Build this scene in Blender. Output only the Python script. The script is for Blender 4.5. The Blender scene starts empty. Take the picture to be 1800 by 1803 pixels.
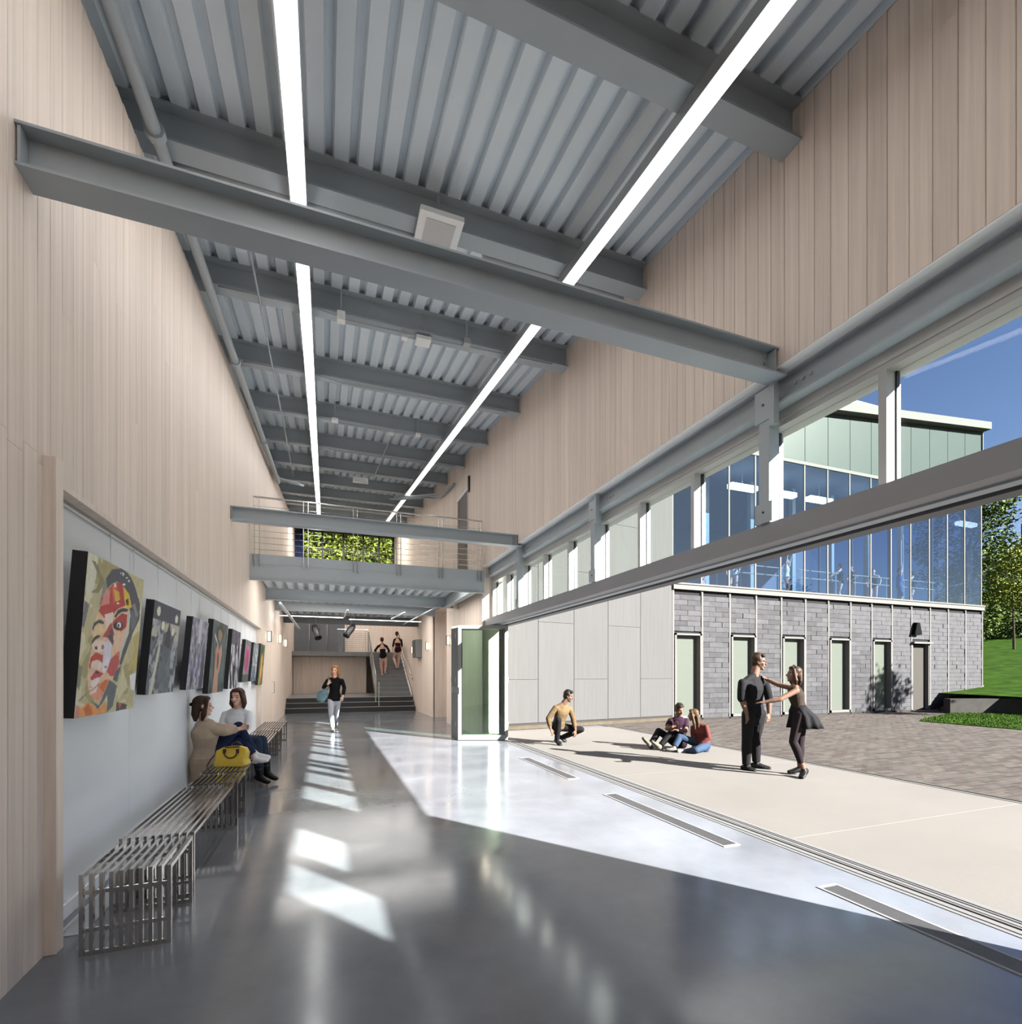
import bpy, bmesh, math, random
import numpy as np
from mathutils import Vector, Matrix, noise as mnoise

random.seed(7)
rng = np.random.RandomState(7)
sc = bpy.context.scene
col = sc.collection

# ------------------------------------------------------------------ camera
F = 887.0; U0 = 900.0; V0 = 1186.0; H = 1.5
TH = math.atan2(900 - 572, F)
CS, SN = math.cos(TH), math.sin(TH)
cam = bpy.data.cameras.new('camera')
cam.sensor_fit = 'HORIZONTAL'; cam.sensor_width = 36.0
cam.lens = 36.0 * F / 1800.0
cam.shift_y = (V0 - 901.5) / 1800.0
cam.clip_start = 0.05; cam.clip_end = 500
camo = bpy.data.objects.new('camera', cam)
camo.location = (0, 0, H)
camo.rotation_euler = (math.pi / 2, 0, -TH)
col.objects.link(camo)
sc.camera = camo

# ------------------------------------------------------------------ light
SUND = Vector((-1.15, 1.70, -1.0)).normalized()
w = bpy.data.worlds.new('sky'); sc.world = w; w.use_nodes = True
nt = w.node_tree; nt.nodes.clear()
out = nt.nodes.new('ShaderNodeOutputWorld'); bg = nt.nodes.new('ShaderNodeBackground')
sky = nt.nodes.new('ShaderNodeTexSky'); sky.sky_type = 'NISHITA'; sky.sun_disc = False
sky.sun_elevation = math.asin(-SUND.z)
sky.sun_rotation = math.atan2(-SUND.x, -SUND.y)
sky.air_density = 1.0; sky.dust_density = 0.15; sky.ozone_density = 3.0; sky.altitude = 200
bg.inputs['Strength'].default_value = 0.036
hsv = nt.nodes.new('ShaderNodeHueSaturation'); hsv.inputs['Saturation'].default_value = 1.0; hsv.inputs['Hue'].default_value = 0.515
nt.links.new(sky.outputs[0], hsv.inputs['Color']); nt.links.new(hsv.outputs[0], bg.inputs[0]); nt.links.new(bg.outputs[0], out.inputs[0])

sl = bpy.data.lights.new('sun', 'SUN'); sl.energy = 9.0; sl.angle = 0.0093; sl.color = (1.0, 0.965, 0.91)
so = bpy.data.objects.new('sun', sl); col.objects.link(so)
so.rotation_euler = SUND.to_track_quat('-Z', 'Y').to_euler()
so.location = (20, -20, 15)

STRIP_STRENGTH = 5.0; STRIP_STRENGTH_R = 0.75
sc.view_settings.view_transform = 'Standard'
sc.view_settings.look = 'None'
sc.view_settings.gamma = 1.0
sc.view_settings.use_curve_mapping = False
sc.view_settings.exposure = 2.3

# ------------------------------------------------------------------ pixel <-> place helpers
def ray(u, v):
    xc = (u - U0) / F
    return Vector((SN + xc * CS, CS - xc * SN, -(v - V0) / F))
def onZ(u, v, z=0.0):
    d = ray(u, v); return Vector((0, 0, H)) + d * ((z - H) / d.z)
def onX(u, v, x):
    d = ray(u, v); return Vector((0, 0, H)) + d * (x / d.x)
def onY(u, v, y):
    d = ray(u, v); return Vector((0, 0, H)) + d * (y / d.y)
def atD(u, v, depth):
    return Vector((0, 0, H)) + ray(u, v) * depth
def depth_of(p):
    return p[0] * SN + p[1] * CS

# ------------------------------------------------------------------ mesh helpers
WLOC = {}
def link(o, parent=None, world=(0, 0, 0)):
    col.objects.link(o)
    wv = Vector(world); WLOC[o.name] = wv
    if parent is not None:
        o.parent = parent; o.location = wv - WLOC[parent.name]
    else:
        o.location = wv
    return o
def tag(o, label=None, cat=None, group=None, kind=None):
    if label: o['label'] = label
    if cat: o['category'] = cat
    if group: o['group'] = group
    if kind: o['kind'] = kind
    return o
def empty(name, loc, label=None, cat=None, group=None, kind=None):
    e = bpy.data.objects.new(name, None); e.empty_display_size = 0.1
    link(e, None, loc)
    return tag(e, label, cat, group, kind)

class MB:
    def __init__(s): s.v = []; s.f = []; s.m = []
    def add(s, vs, fs, mi=0):
        b = len(s.v); s.v.extend([tuple(p) for p in vs])
        s.f.extend([tuple(b + i for i in f) for f in fs]); s.m.extend([mi] * len(fs)); return s
    def box(s, x0, x1, y0, y1, z0, z1, mi=0):
        vs = [(x, y, z) for z in (z0, z1) for y in (y0, y1) for x in (x0, x1)]
        return s.add(vs, [(0,2,3,1),(4,5,7,6),(0,1,5,4),(2,6,7,3),(0,4,6,2),(1,3,7,5)], mi)
    def hexa(s, p, mi=0):
        # p: 8 points, bottom ring 0-3 then top ring 4-7
        return s.add(p, [(3,2,1,0),(4,5,6,7),(0,1,5,4),(1,2,6,5),(2,3,7,6),(3,0,4,7)], mi)
    def prism(s, poly, vec, mi=0):
        n = len(poly); vec = Vector(vec)
        a = [Vector(p) for p in poly]; b = [p + vec for p in a]
        fs = [tuple(range(n))[::-1], tuple(range(n, 2*n))]
        for i in range(n):
            j = (i + 1) % n; fs.append((i, j, n + j, n + i))
        return s.add(a + b, fs, mi)
    def bar(s, p, q, wx, wy, up=(0, 0, 1), mi=0):
        # rectangular bar p->q, wx across, wy along 'up'
        p = Vector(p); q = Vector(q); d = (q - p).normalized(); up = Vector(up)
        if abs(d.dot(up)) > 0.98: up = Vector((0, 1, 0))
        sx = d.cross(up).normalized(); sy = sx.cross(d).normalized()
        r = [(-1,-1),(1,-1),(1,1),(-1,1)]
        a = [p + sx*(i*wx/2) + sy*(j*wy/2) for i, j in r]; b = [q + sx*(i*wx/2) + sy*(j*wy/2) for i, j in r]
        return s.add(a + b, [(0,1,2,3),(7,6,5,4),(0,4,5,1),(1,5,6,2),(2,6,7,3),(3,7,4,0)], mi)
    def tube(s, pts, r, n=8, cap=True, mi=0):
        pts = [Vector(p) for p in pts]; m = len(pts)
        rs = r if isinstance(r, (list, tuple)) else [r] * m
        ref = Vector((0.13, 0.27, 1.0)).normalized(); vs = []
        for i, p in enumerate(pts):
            d = (pts[min(i+1, m-1)] - pts[max(i-1, 0)]).normalized()
            rf = ref if abs(d.dot(ref)) < 0.97 else Vector((1, 0.1, 0)).normalized()
            a = d.cross(rf).normalized(); b = d.cross(a).normalized()
            for k in range(n):
                t = 2*math.pi*k/n; vs.append(p + (a*math.cos(t) + b*math.sin(t))*rs[i])
        fs = []
        for i in range(m-1):
            for k in range(n):
                k2 = (k+1) % n; fs.append((i*n+k, i*n+k2, (i+1)*n+k2, (i+1)*n+k))
        if cap: fs.append(tuple(range(n))); fs.append(tuple(range((m-1)*n, m*n))[::-1])
        return s.add(vs, fs, mi)
    def lathe(s, c, prof, n=16, axis='Z', mi=0):
        # prof: (radius, height) list around an axis through c
        c = Vector(c); vs = []
        for r, h in prof:
            for k in range(n):
                t = 2*math.pi*k/n; a, b = r*math.cos(t), r*math.sin(t)
                vs.append(c + Vector((a, b, h) if axis == 'Z' else ((h, a, b) if axis == 'X' else (a, h, b))))
        fs = []
        for i in range(len(prof)-1):
            for k in range(n):
                k2 = (k+1) % n; fs.append((i*n+k, i*n+k2, (i+1)*n+k2, (i+1)*n+k))
        fs.append(tuple(range(n))[::-1]); fs.append(tuple(range((len(prof)-1)*n, len(prof)*n)))
        return s.add(vs, fs, mi)
    def ell(s, c, r, n=10, m=6, rot=None, mi=0):
        c = Vector(c); vs = []; 
        for i in range(1, m):
            ph = math.pi*i/m
            for k in range(n):
                t = 2*math.pi*k/n
                p = Vector((r[0]*math.sin(ph)*math.cos(t), r[1]*math.sin(ph)*math.sin(t), r[2]*math.cos(ph)))
                if rot is not None: p = rot @ p
                vs.append(c + p)
        tp = Vector((0,0,r[2])); bt = Vector((0,0,-r[2]))
        if rot is not None: tp = rot @ tp; bt = rot @ bt
        vs += [c + tp, c + bt]; T = len(vs)-2; B = len(vs)-1; fs = []
        for i in range(m-2):
            for k in range(n):
                k2 = (k+1) % n; fs.append((i*n+k, (i+1)*n+k, (i+1)*n+k2, i*n+k2))
        for k in range(n):
            k2 = (k+1) % n; fs.append((T, k, k2)); fs.append((B, (m-2)*n+k2, (m-2)*n+k))
        return s.add(vs, fs, mi)
    def wbeam_x(s, x0, x1, yc, z0, z1, fw, tf=0.016, tw=0.012, mi=0):
        s.box(x0, x1, yc-fw/2, yc+fw/2, z0, z0+tf, mi); s.box(x0, x1, yc-fw/2, yc+fw/2, z1-tf, z1, mi)
        return s.box(x0, x1, yc-tw/2, yc+tw/2, z0+tf, z1-tf, mi)
    def mesh(s, name, c):
        me = bpy.data.meshes.new(name)
        me.from_pydata([(p[0]-c[0], p[1]-c[1], p[2]-c[2]) for p in s.v], [], s.f); return me
    def build(s, name, mats, parent=None, smooth=False, bevel=0, origin=None, base=False):
        a = np.array(s.v); lo = a.min(0); hi = a.max(0); c = (lo + hi)/2
        if base: c[2] = lo[2]
        if origin is not None: c = origin
        me = s.mesh(name, c)
        if not isinstance(mats, (list, tuple)): mats = [mats]
        for m in mats: me.materials.append(m)
        if len(mats) > 1: me.polygons.foreach_set('material_index', s.m)
        bm = bmesh.new(); bm.from_mesh(me); bmesh.ops.recalc_face_normals(bm, faces=bm.faces)
        if bevel: bmesh.ops.bevel(bm, geom=[e for e in bm.edges if e.is_manifold and e.calc_face_angle(0) > 0.6], offset=bevel, segments=2, affect='EDGES', profile=0.7)
        bm.to_mesh(me); bm.free()
        if smooth:
            me.polygons.foreach_set('use_smooth', [True]*len(me.polygons))
        o = bpy.data.objects.new(name, me)
        return link(o, parent, c)

def inst(src, name, world, parent=None, scale=None, rot=None):
    o = bpy.data.objects.new(name, src if isinstance(src, bpy.types.Mesh) else src.data)
    link(o, parent, world)
    if scale is not None: o.scale = scale
    if rot is not None: o.rotation_euler = rot
    return o
def unit_mesh(mb, name, mat):
    me = mb.mesh(name, (0, 0, 0)); me.materials.append(mat)
    bm = bmesh.new(); bm.from_mesh(me); bmesh.ops.recalc_face_normals(bm, faces=bm.faces); bm.to_mesh(me); bm.free()
    return me

# ------------------------------------------------------------------ materials
def s2l(c):
    return tuple(((x/255)/12.92 if x/255 <= 0.04045 else ((x/255+0.055)/1.055)**2.4) for x in c)
MATS = {}
def mat(name, c, rough=0.5, metal=0.0, var=0.0, scale=4.0, stretch=(1, 1, 1), bump=0.0, bscale=None, rand=0.0,
        coat=0.0, emit=None, estr=0.0, spec=0.5, sheen=0.0, c2=None, detail=5.0, rvar=0.0):
    if name in MATS: return MATS[name]
    m = bpy.data.materials.new(name); m.use_nodes = True; MATS[name] = m
    n = m.node_tree.nodes; l = m.node_tree.links; b = n['Principled BSDF']
    b.inputs['Roughness'].default_value = rough; b.inputs['Metallic'].default_value = metal
    b.inputs['Specular IOR Level'].default_value = spec
    b.inputs['Coat Weight'].default_value = coat; b.inputs['Coat Roughness'].default_value = 0.08
    if sheen: b.inputs['Sheen Weight'].default_value = sheen
    if emit is not None:
        b.inputs['Emission Color'].default_value = (*emit, 1); b.inputs['Emission Strength'].default_value = estr
    b.inputs['Base Color'].default_value = (*c, 1)
    if var or bump or rand or rvar:
        tc = n.new('ShaderNodeTexCoord'); mp = n.new('ShaderNodeMapping'); mp.inputs['Scale'].default_value = stretch
        oi = n.new('ShaderNodeObjectInfo'); mu = n.new('ShaderNodeVectorMath'); mu.operation = 'MULTIPLY_ADD'
        sp = n.new('ShaderNodeCombineXYZ')
        for i in range(3): l.new(oi.outputs['Random'], sp.inputs[i])
        mu.inputs[1].default_value = (37, 23, 51)
        l.new(sp.outputs[0], mu.inputs[0]); l.new(tc.outputs['Object'], mu.inputs[2]); l.new(mu.outputs[0], mp.inputs[0])
        nz = n.new('ShaderNodeTexNoise'); nz.inputs['Scale'].default_value = scale; nz.inputs['Detail'].default_value = detail
        nz.inputs['Roughness'].default_value = 0.62
        l.new(mp.outputs[0], nz.inputs['Vector'])
        if var or rand:
            mx = n.new('ShaderNodeMix'); mx.data_type = 'RGBA'
            d = c2 if c2 is not None else tuple(x*(1-var) for x in c)
            br = tuple(min(1, x*(1+var*0.6)) for x in c)
            mx.inputs[6].default_value = (*d, 1); mx.inputs[7].default_value = (*(br if c2 is None else c), 1)
            rp = n.new('ShaderNodeMapRange'); rp.inputs[1].default_value = 0.3; rp.inputs[2].default_value = 0.7
            l.new(nz.outputs['Fac'], rp.inputs[0]); l.new(rp.outputs[0], mx.inputs[0])
            src = mx.outputs[2]
            if rand:
                hs = n.new('ShaderNodeHueSaturation'); mr = n.new('ShaderNodeMapRange')
                mr.inputs[3].default_value = 1 - rand; mr.inputs[4].default_value = 1 + rand
                l.new(oi.outputs['Random'], mr.inputs[0]); l.new(mr.outputs[0], hs.inputs['Value']); l.new(src, hs.inputs['Color'])
                src = hs.outputs[0]
            l.new(src, b.inputs['Base Color'])
        if rvar:
            rr = n.new('ShaderNodeMapRange'); rr.inputs[1].default_value = 0.3; rr.inputs[2].default_value = 0.7
            rr.inputs[3].default_value = max(0, rough-rvar); rr.inputs[4].default_value = rough+rvar
            l.new(nz.outputs['Fac'], rr.inputs[0]); l.new(rr.outputs[0], b.inputs['Roughness'])
        if bump:
            bp = n.new('ShaderNodeBump'); bp.inputs['Strength'].default_value = bump; bp.inputs['Distance'].default_value = 0.02
            if bscale:
                nb = n.new('ShaderNodeTexNoise'); nb.inputs['Scale'].default_value = bscale; nb.inputs['Detail'].default_value = 4
                l.new(mp.outputs[0], nb.inputs['Vector']); l.new(nb.outputs['Fac'], bp.inputs['Height'])
            else: l.new(nz.outputs['Fac'], bp.inputs['Height'])
            l.new(bp.outputs[0], b.inputs['Normal'])
    return m
def glass(name, tint=(0.9, 0.96, 0.94), refl=1.0, ior=1.5, rough=0.0):
    if name in MATS: return MATS[name]
    m = bpy.data.materials.new(name); m.use_nodes = True; MATS[name] = m
    n = m.node_tree.nodes; l = m.node_tree.links; n.clear()
    o = n.new('ShaderNodeOutputMaterial'); t = n.new('ShaderNodeBsdfTransparent'); g = n.new('ShaderNodeBsdfGlossy')
    t.inputs[0].default_value = (*tint, 1); g.inputs['Roughness'].default_value = rough
    g.inputs['Color'].default_value = (refl, refl, refl, 1)
    fr = n.new('ShaderNodeFresnel'); fr.inputs[0].default_value = ior; mx = n.new('ShaderNodeMixShader')
    ge = n.new('ShaderNodeNewGeometry'); ml = n.new('ShaderNodeMath'); ml.operation = 'MULTIPLY'
    inv = n.new('ShaderNodeMath'); inv.operation = 'SUBTRACT'; inv.inputs[0].default_value = 1.0
    l.new(ge.outputs['Backfacing'], inv.inputs[1]); l.new(fr.outputs[0], ml.inputs[0]); l.new(inv.outputs[0], ml.inputs[1])
    l.new(ml.outputs[0], mx.inputs[0]); l.new(t.outputs[0], mx.inputs[1]); l.new(g.outputs[0], mx.inputs[2]); l.new(mx.outputs[0], o.inputs[0])
    return m

WOOD = mat('bleached_wood', (0.755, 0.64, 0.555), rough=0.55, var=0.14, scale=3.0, stretch=(9, 9, 0.35), bump=0.06, rand=0.06)
STEEL = mat('grey_painted_steel', (0.36, 0.40, 0.43), rough=0.42, var=0.05, scale=1.2)
DECK = mat('grey_painted_deck', (0.68, 0.745, 0.80), rough=0.45, var=0.05, scale=1.0)
DARKST = mat('charcoal_metal', (0.10, 0.105, 0.115), rough=0.4, var=0.05, scale=2.0)
HEADM = mat('taupe_grey_header', (0.26, 0.26, 0.275), rough=0.4, var=0.04, scale=1.0)
ALU = mat('pale_aluminium_frame', (0.42, 0.42, 0.41), rough=0.35, var=0.03)
ALU2 = mat('grey_aluminium', (0.42, 0.43, 0.44), rough=0.3, metal=0.6, var=0.04)
WHITE = mat('white_paint', (0.83, 0.83, 0.82), rough=0.45, var=0.02)
GALLERY = mat('pale_grey_gallery_paint', (0.84, 0.855, 0.885), rough=0.55, var=0.02, scale=0.8)
FLOORM = mat('polished_grey_concrete', (0.135, 0.145, 0.166), rough=0.16, var=0.22, scale=1.3, bump=0.012, bscale=1.6, spec=0.7, rvar=0.05, detail=9)
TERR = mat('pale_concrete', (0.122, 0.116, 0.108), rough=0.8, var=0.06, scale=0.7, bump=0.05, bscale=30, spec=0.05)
PAVER = mat('grey_brown_paver', (0.046, 0.041, 0.038), rough=0.85, var=0.35, scale=1.1, stretch=(0.5, 3, 1), bump=0.1, bscale=14, spec=0.05)
SLATE = mat('grey_slate', (0.038, 0.038, 0.041), rough=0.6, var=0.2, scale=5, bump=0.12, bscale=9, rand=0.2, spec=0.05)
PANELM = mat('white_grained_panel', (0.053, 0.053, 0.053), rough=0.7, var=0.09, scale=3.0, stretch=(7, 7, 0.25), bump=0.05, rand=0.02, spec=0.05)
BLACK = mat('black_metal', (0.016, 0.016, 0.018), rough=0.4, var=0.1)
CHROME = mat('polished_steel', (0.62, 0.60, 0.57), rough=0.09, metal=1.0, var=0.02)
STAINLESS = mat('brushed_stainless', (0.55, 0.53, 0.50), rough=0.25, metal=1.0, var=0.04)
GRASS = mat('lawn_green', (0.018, 0.040, 0.005), rough=0.9, var=0.5, scale=1.8, bump=0.5, bscale=40, spec=0.02)
BLADE = mat('grass_blade', (0.026, 0.058, 0.006), rough=0.8, var=0.4, scale=2.0, spec=0.05)
BARK = mat('tree_bark', (0.04, 0.032, 0.025), rough=0.9, var=0.4, scale=8, bump=0.4, spec=0.05)
LEAF1 = mat('leaf_mid_green', (0.055, 0.08, 0.011), rough=0.6, var=0.6, scale=0.9, spec=0.08)
LEAF2 = mat('leaf_dark_green', (0.026, 0.044, 0.008), rough=0.6, var=0.6, scale=0.9, spec=0.08)
LEAF3 = mat('leaf_yellow_green', (0.12, 0.135, 0.018), rough=0.6, var=0.5, scale=0.9, spec=0.08)
GLASS = glass('clear_glass', (0.93, 0.97, 0.95), refl=0.12)
GLASSD = glass('green_door_glass', (0.90, 0.95, 0.92), ior=1.55)
GLASSB = glass('reflective_facade_glass', (0.6, 0.7, 0.8), ior=2.9, refl=0.5)
FROST = mat('frosted_green_glass', (0.058, 0.066, 0.056), rough=0.3, var=0.03, spec=0.1)
SPAND = mat('pale_green_spandrel_glass', (0.034, 0.043, 0.040), rough=0.3, var=0.03, spec=0.08)
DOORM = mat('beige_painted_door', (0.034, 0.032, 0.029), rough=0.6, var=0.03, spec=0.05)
BROWN = mat('dark_brown_door', (0.09, 0.07, 0.065), rough=0.45, var=0.15, stretch=(6, 6, 0.4))
LED = mat('lit_diffuser', (0.9, 0.9, 0.9), rough=0.5, emit=(1.0, 0.985, 0.96), estr=STRIP_STRENGTH)
LEDR = mat('lit_diffuser_soft', (0.9, 0.9, 0.9), rough=0.5, emit=(1.0, 0.985, 0.96), estr=STRIP_STRENGTH_R)
# ================================================================== SETTING
XL, XR = -1.40, 3.48
RS = 0.13
def zdeck(y): return 5.96 + RS*(y - 2.89)
def zwood_l(y): return 5.62 + 0.14*(y - 3.8)

fl = MB().box(-1.75, 3.70, -7.0, 28.0, -0.25, 0.0).box(3.70, 4.55, 14.95, 17.2, -0.25, 0.0).build('floor', FLOORM)
tag(fl, 'dark grey polished concrete floor', kind='structure')

# ---- left wall: backing + planks
mb = MB()
mb.hexa([(-1.95,-7,0),(-1.62,-7,0),(-1.62,28,0),(-1.95,28,0),(-1.95,-7,zdeck(-7)+.1),(-1.62,-7,zdeck(-7)+.1),(-1.62,28,zdeck(28)+.1),(-1.95,28,zdeck(28)+.1)])
wl = mb.build('wall_left', STEEL); tag(wl, 'left wall of the hall behind the bleached boards', kind='structure')
PLW = 0.132
def plank_mesh(nx):
    # unit plank: length z 0..1, width y 0..PLW, room face towards nx*X, with chamfered long edges
    g = 0.0014; ch = 0.0035; t = 0.038
    pr = [(-t, g), (-ch, g), (0, g+ch), (0, PLW-g-ch), (-ch, PLW-g), (-t, PLW-g)]
    m = MB(); m.prism([(x*nx, y, 0) for x, y in pr], (0, 0, 1)); return unit_mesh(m, 'plank', WOOD)
PL = plank_mesh(1); PR = plank_mesh(-1)
REC0, REC1, RECZ = 3.44, 13.1, 2.58
y = 2.78; i = 0
while y < 27.2:
    yc = y + PLW/2
    z0 = RECZ if (REC0 - 0.05 < yc < REC1) else 0.0
    z1 = zwood_l(yc)
    if yc < REC0:      # joint seen at door-head height beside the gallery
        zj = RECZ + 0.02 + 0.05*(i % 2)
        inst(PL, 'plank', (XL, y, 0.0), wl, (1, 1, zj-0.001)); inst(PL, 'plank', (XL, y, zj+0.001), wl, (1, 1, z1-zj))
    else:
        zj = z0 + (z1-z0)*(0.25+0.5*random.random())
        if i % 3 == 0 and yc < 11:
            inst(PL, 'plank', (XL, y, z0), wl, (1, 1, zj-z0-0.0015)); inst(PL, 'plank', (XL, y, zj), wl, (1, 1, z1-zj))
        else:
            inst(PL, 'plank', (XL, y, z0), wl, (1, 1, z1-z0))
    y += PLW; i += 1
# sheathing just behind the boards (with the gallery recess left open)
mb = MB()
def shz(y): return zwood_l(y)-0.01
for ya, yb, za in ((-7, REC0, 0), (REC0, REC1, RECZ), (REC1, 27.2, 0)):
    mb.hexa([(-1.62,ya,za),(-1.44,ya,za),(-1.44,yb,za),(-1.62,yb,za),(-1.62,ya,shz(ya)),(-1.44,ya,shz(ya)),(-1.44,yb,shz(yb)),(-1.62,yb,shz(yb))])
o = mb.build('sheathing', WOOD, wl)
# gallery recess wall in painted panels
wg = MB().box(-1.62, -1.515, REC0, REC1, 0, RECZ).build('wall_gallery', GALLERY); tag(wg, 'pale grey recessed gallery wall for the paintings', kind='structure')
ys = [REC0, 4.95, 7.4, 9.85, REC1]
for a, b in zip(ys[:-1], ys[1:]):
    MB().box(-1.515, -1.50, a+0.002, b-0.002, 0.09, RECZ-0.002).build('panel', GALLERY, wg)
bb = MB().box(-1.515, -1.488, REC0, REC1, 0, 0.085).build('baseboard_left', GALLERY); tag(bb, 'pale grey baseboard of the gallery wall', kind='structure')
# casing at the near end of the recess, thin shadow trim over it
t = MB(); t.box(-1.50, -1.345, 3.365, 3.445, 0, 2.66); o = t.build('trim_1', WOOD, bevel=0.004); tag(o, 'bleached wood casing at the near end of the gallery wall', kind='structure')
o = MB().box(-1.499, -1.392, 13.06, 13.16, 0, RECZ-0.036).build('trim_2', WOOD); tag(o, 'bleached wood casing at the far end of the gallery wall', kind='structure')
o = MB().box(-1.50, -1.392, REC0, REC1, RECZ-0.035, RECZ).build('trim_3', WOOD); tag(o, 'bleached wood head trim over the gallery wall', kind='structure')

# ---- right wall: upper boards over the clerestory, full height beyond it
mb = MB()
for ya, yb, za in ((-7, 11.42, 4.03), (11.42, 15.05, 0), (15.05, 17.15, 3.6), (17.15, 28, 0)):
    mb.hexa([(3.52,ya,za),(3.62,ya,za),(3.62,yb,za),(3.52,yb,za),(3.52,ya,zdeck(ya)+.1),(3.62,ya,zdeck(ya)+.1),(3.62,yb,zdeck(yb)+.1),(3.52,yb,zdeck(yb)+.1)])
mb.box(3.52, 4.05, -7, 0.85, 0, 2.60)                 # solid wall beyond the near jamb
mb.box(3.53, 4.0, 11.38, 11.43, 0, 4.03)              # far jamb
mb.box(3.62, 4.0, 11.42, 15.05, 0, 6.5)
mb.box(3.62, 4.6, 15.0, 15.05, 0, 3.6); mb.box(4.5, 4.6, 15.0, 17.2, 0, 3.6); mb.box(3.52, 4.6, 17.15, 17.2, 0, 3.6); mb.box(3.62, 4.6, 15.0, 17.2, 3.6, 3.7)
wr = mb.build('wall_right', WOOD); tag(wr, 'right wall of the hall with bleached boards over the clerestory', kind='structure')
DU0, DU1, DUZ = 12.62, 13.72, 6.3       # upper door
y = 1.2; i = 0
while y < 27.2:
    yc = y + PLW/2; z1 = zdeck(yc) - 0.005
    if 15.05 < yc < 17.15: segs = [(3.6, z1)]
    elif yc < 11.4: segs = [(4.015, z1)]
    elif DU0 < yc < DU1: segs = [(0, 3.3), (DUZ, z1)]
    else: segs = [(0, z1)]
    for z0, zz in segs:
        inst(PR, 'plank', (XR, y, z0), wr, (1, 1, zz-z0))
    y += PLW; i += 1
o = MB().box(3.482, 3.60, -7, 11.42, 4.0, 4.014).build('trim_4', WHITE); tag(o, 'soffit strip under the upper board wall, whitened for bounced sunlight', kind='structure')  # underside of the boards, coloured white to stand for bounced sunlight
# boards on the sunlit return at the end of the clerestory
for k in range(3):
    MB().box(3.50+k*0.165, 3.50+k*0.165+0.16, 11.35, 11.38, 2.80, 4.0).build('plank', WOOD, wr)
for k in range(3):
    MB().box(3.54+k*0.32, 3.54+k*0.32+0.316, 17.12, 17.15, 0, 3.6).build('plank', WOOD, wr)

# ---- near end behind the camera
o = MB().box(-1.75, 3.7, -7.2, -7.0, 0, 5.0).build('wall_near', WOOD); tag(o, 'plain end wall behind the viewer', kind='structure')

# ---- far end wall with the high window
WX0, WX1, WZ0, WZ1 = -1.45, 3.46, 4.6, 8.75
mb = MB(); mb.box(-1.62, 3.52, 27.3, 27.5, 0, WZ0); mb.box(-1.62, WX0, 27.3, 27.5, WZ0, WZ1); mb.box(-1.62, 3.52, 27.3, 27.5, WZ1, 9.4)
wf = mb.build('wall_far', WOOD); tag(wf, 'far end wall behind the stair', kind='structure')
w1 = empty('window_1', (1.0, 27.4, WZ0), 'high far window onto green trees', None, None, 'structure')
for x in (-1.12, -0.11, 0.9, 1.89, 2.69, 3.42):
    MB().box(x-0.045, x+0.045, 27.28, 27.42, WZ0, WZ1).build('mullion', BLACK, w1)
MB().box(WX0, WX1, 27.28, 27.42, WZ0, WZ0+0.08).build('sill', BLACK, w1)
MB().box(WX0, WX1, 27.28, 27.42, WZ1-0.08, WZ1).build('head', BLACK, w1)
xs = [WX0, -1.12, -0.11, 0.9, 1.89, 2.69, 3.42]
for a, b in zip(xs[:-1], xs[1:]):
    MB().box(a, b, 27.34, 27.35, WZ0+0.08, WZ1-0.08).build('pane', GLASS, w1)

# ---- ceiling: fluted deck sheets
ce = empty('ceiling', (1.0, 10, zdeck(10)), 'grey painted fluted metal roof deck', None, None, 'structure')
MOD = 0.2125; SH = 4
x = -1.62; k = 0
YD0, YD1 = -7.0, 27.6
while x < 3.56:
    prof = []
    for j in range(SH):
        b = x + j*MOD
        prof += [(b, 0), (b+0.125, 0), (b+0.142, 0.072), (b+0.195, 0.072)]
    prof.append((x+SH*MOD, 0))
    vs = []; n = len(prof)
    for yy in (YD0, YD1):
        vs += [(px, yy, zdeck(yy)+pz) for px, pz in prof]
    mb = MB().add(vs, [(i, i+1, n+i+1, n+i) for i in range(n-1)])
    mb.build('deck_sheet', DECK, ce)
    x += SH*MOD; k += 1
o = MB().hexa([(-2,YD0,zdeck(YD0)+.085),(4.3,YD0,zdeck(YD0)+.085),(4.3,YD1,zdeck(YD1)+.085),(-2,YD1,zdeck(YD1)+.085),(-2,YD0,zdeck(YD0)+.35),(4.3,YD0,zdeck(YD0)+.35),(4.3,YD1,zdeck(YD1)+.35),(-2,YD1,zdeck(YD1)+.35)]).build('roof_slab', DECK, ce)
ORD = ['first','second','third','fourth','fifth','sixth','seventh','eighth','ninth','tenth','eleventh','twelfth']
for k in range(0, 13):
    yc = 0.98 + 2.0*k; zt = zdeck(yc) - 0.002
    e = empty('roof_beam', (1.0, yc, zt-0.3), ('grey steel beam under the roof deck, %s from the near end of the hall' % (ORD[k] if k < 12 else 'last')), 'beam', 'roof beams')
    fw = 0.19
    MB().box(-1.61, 3.478, yc-fw/2, yc+fw/2, zt-0.32, zt-0.30).build('bottom_flange', STEEL, e)
    MB().box(-1.61, 3.478, yc-fw/2, yc+fw/2, zt-0.02, zt).build('top_flange', STEEL, e)
    MB().box(-1.61, 3.478, yc-0.008, yc+0.008, zt-0.30, zt-0.02).build('web', STEEL, e)

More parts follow.
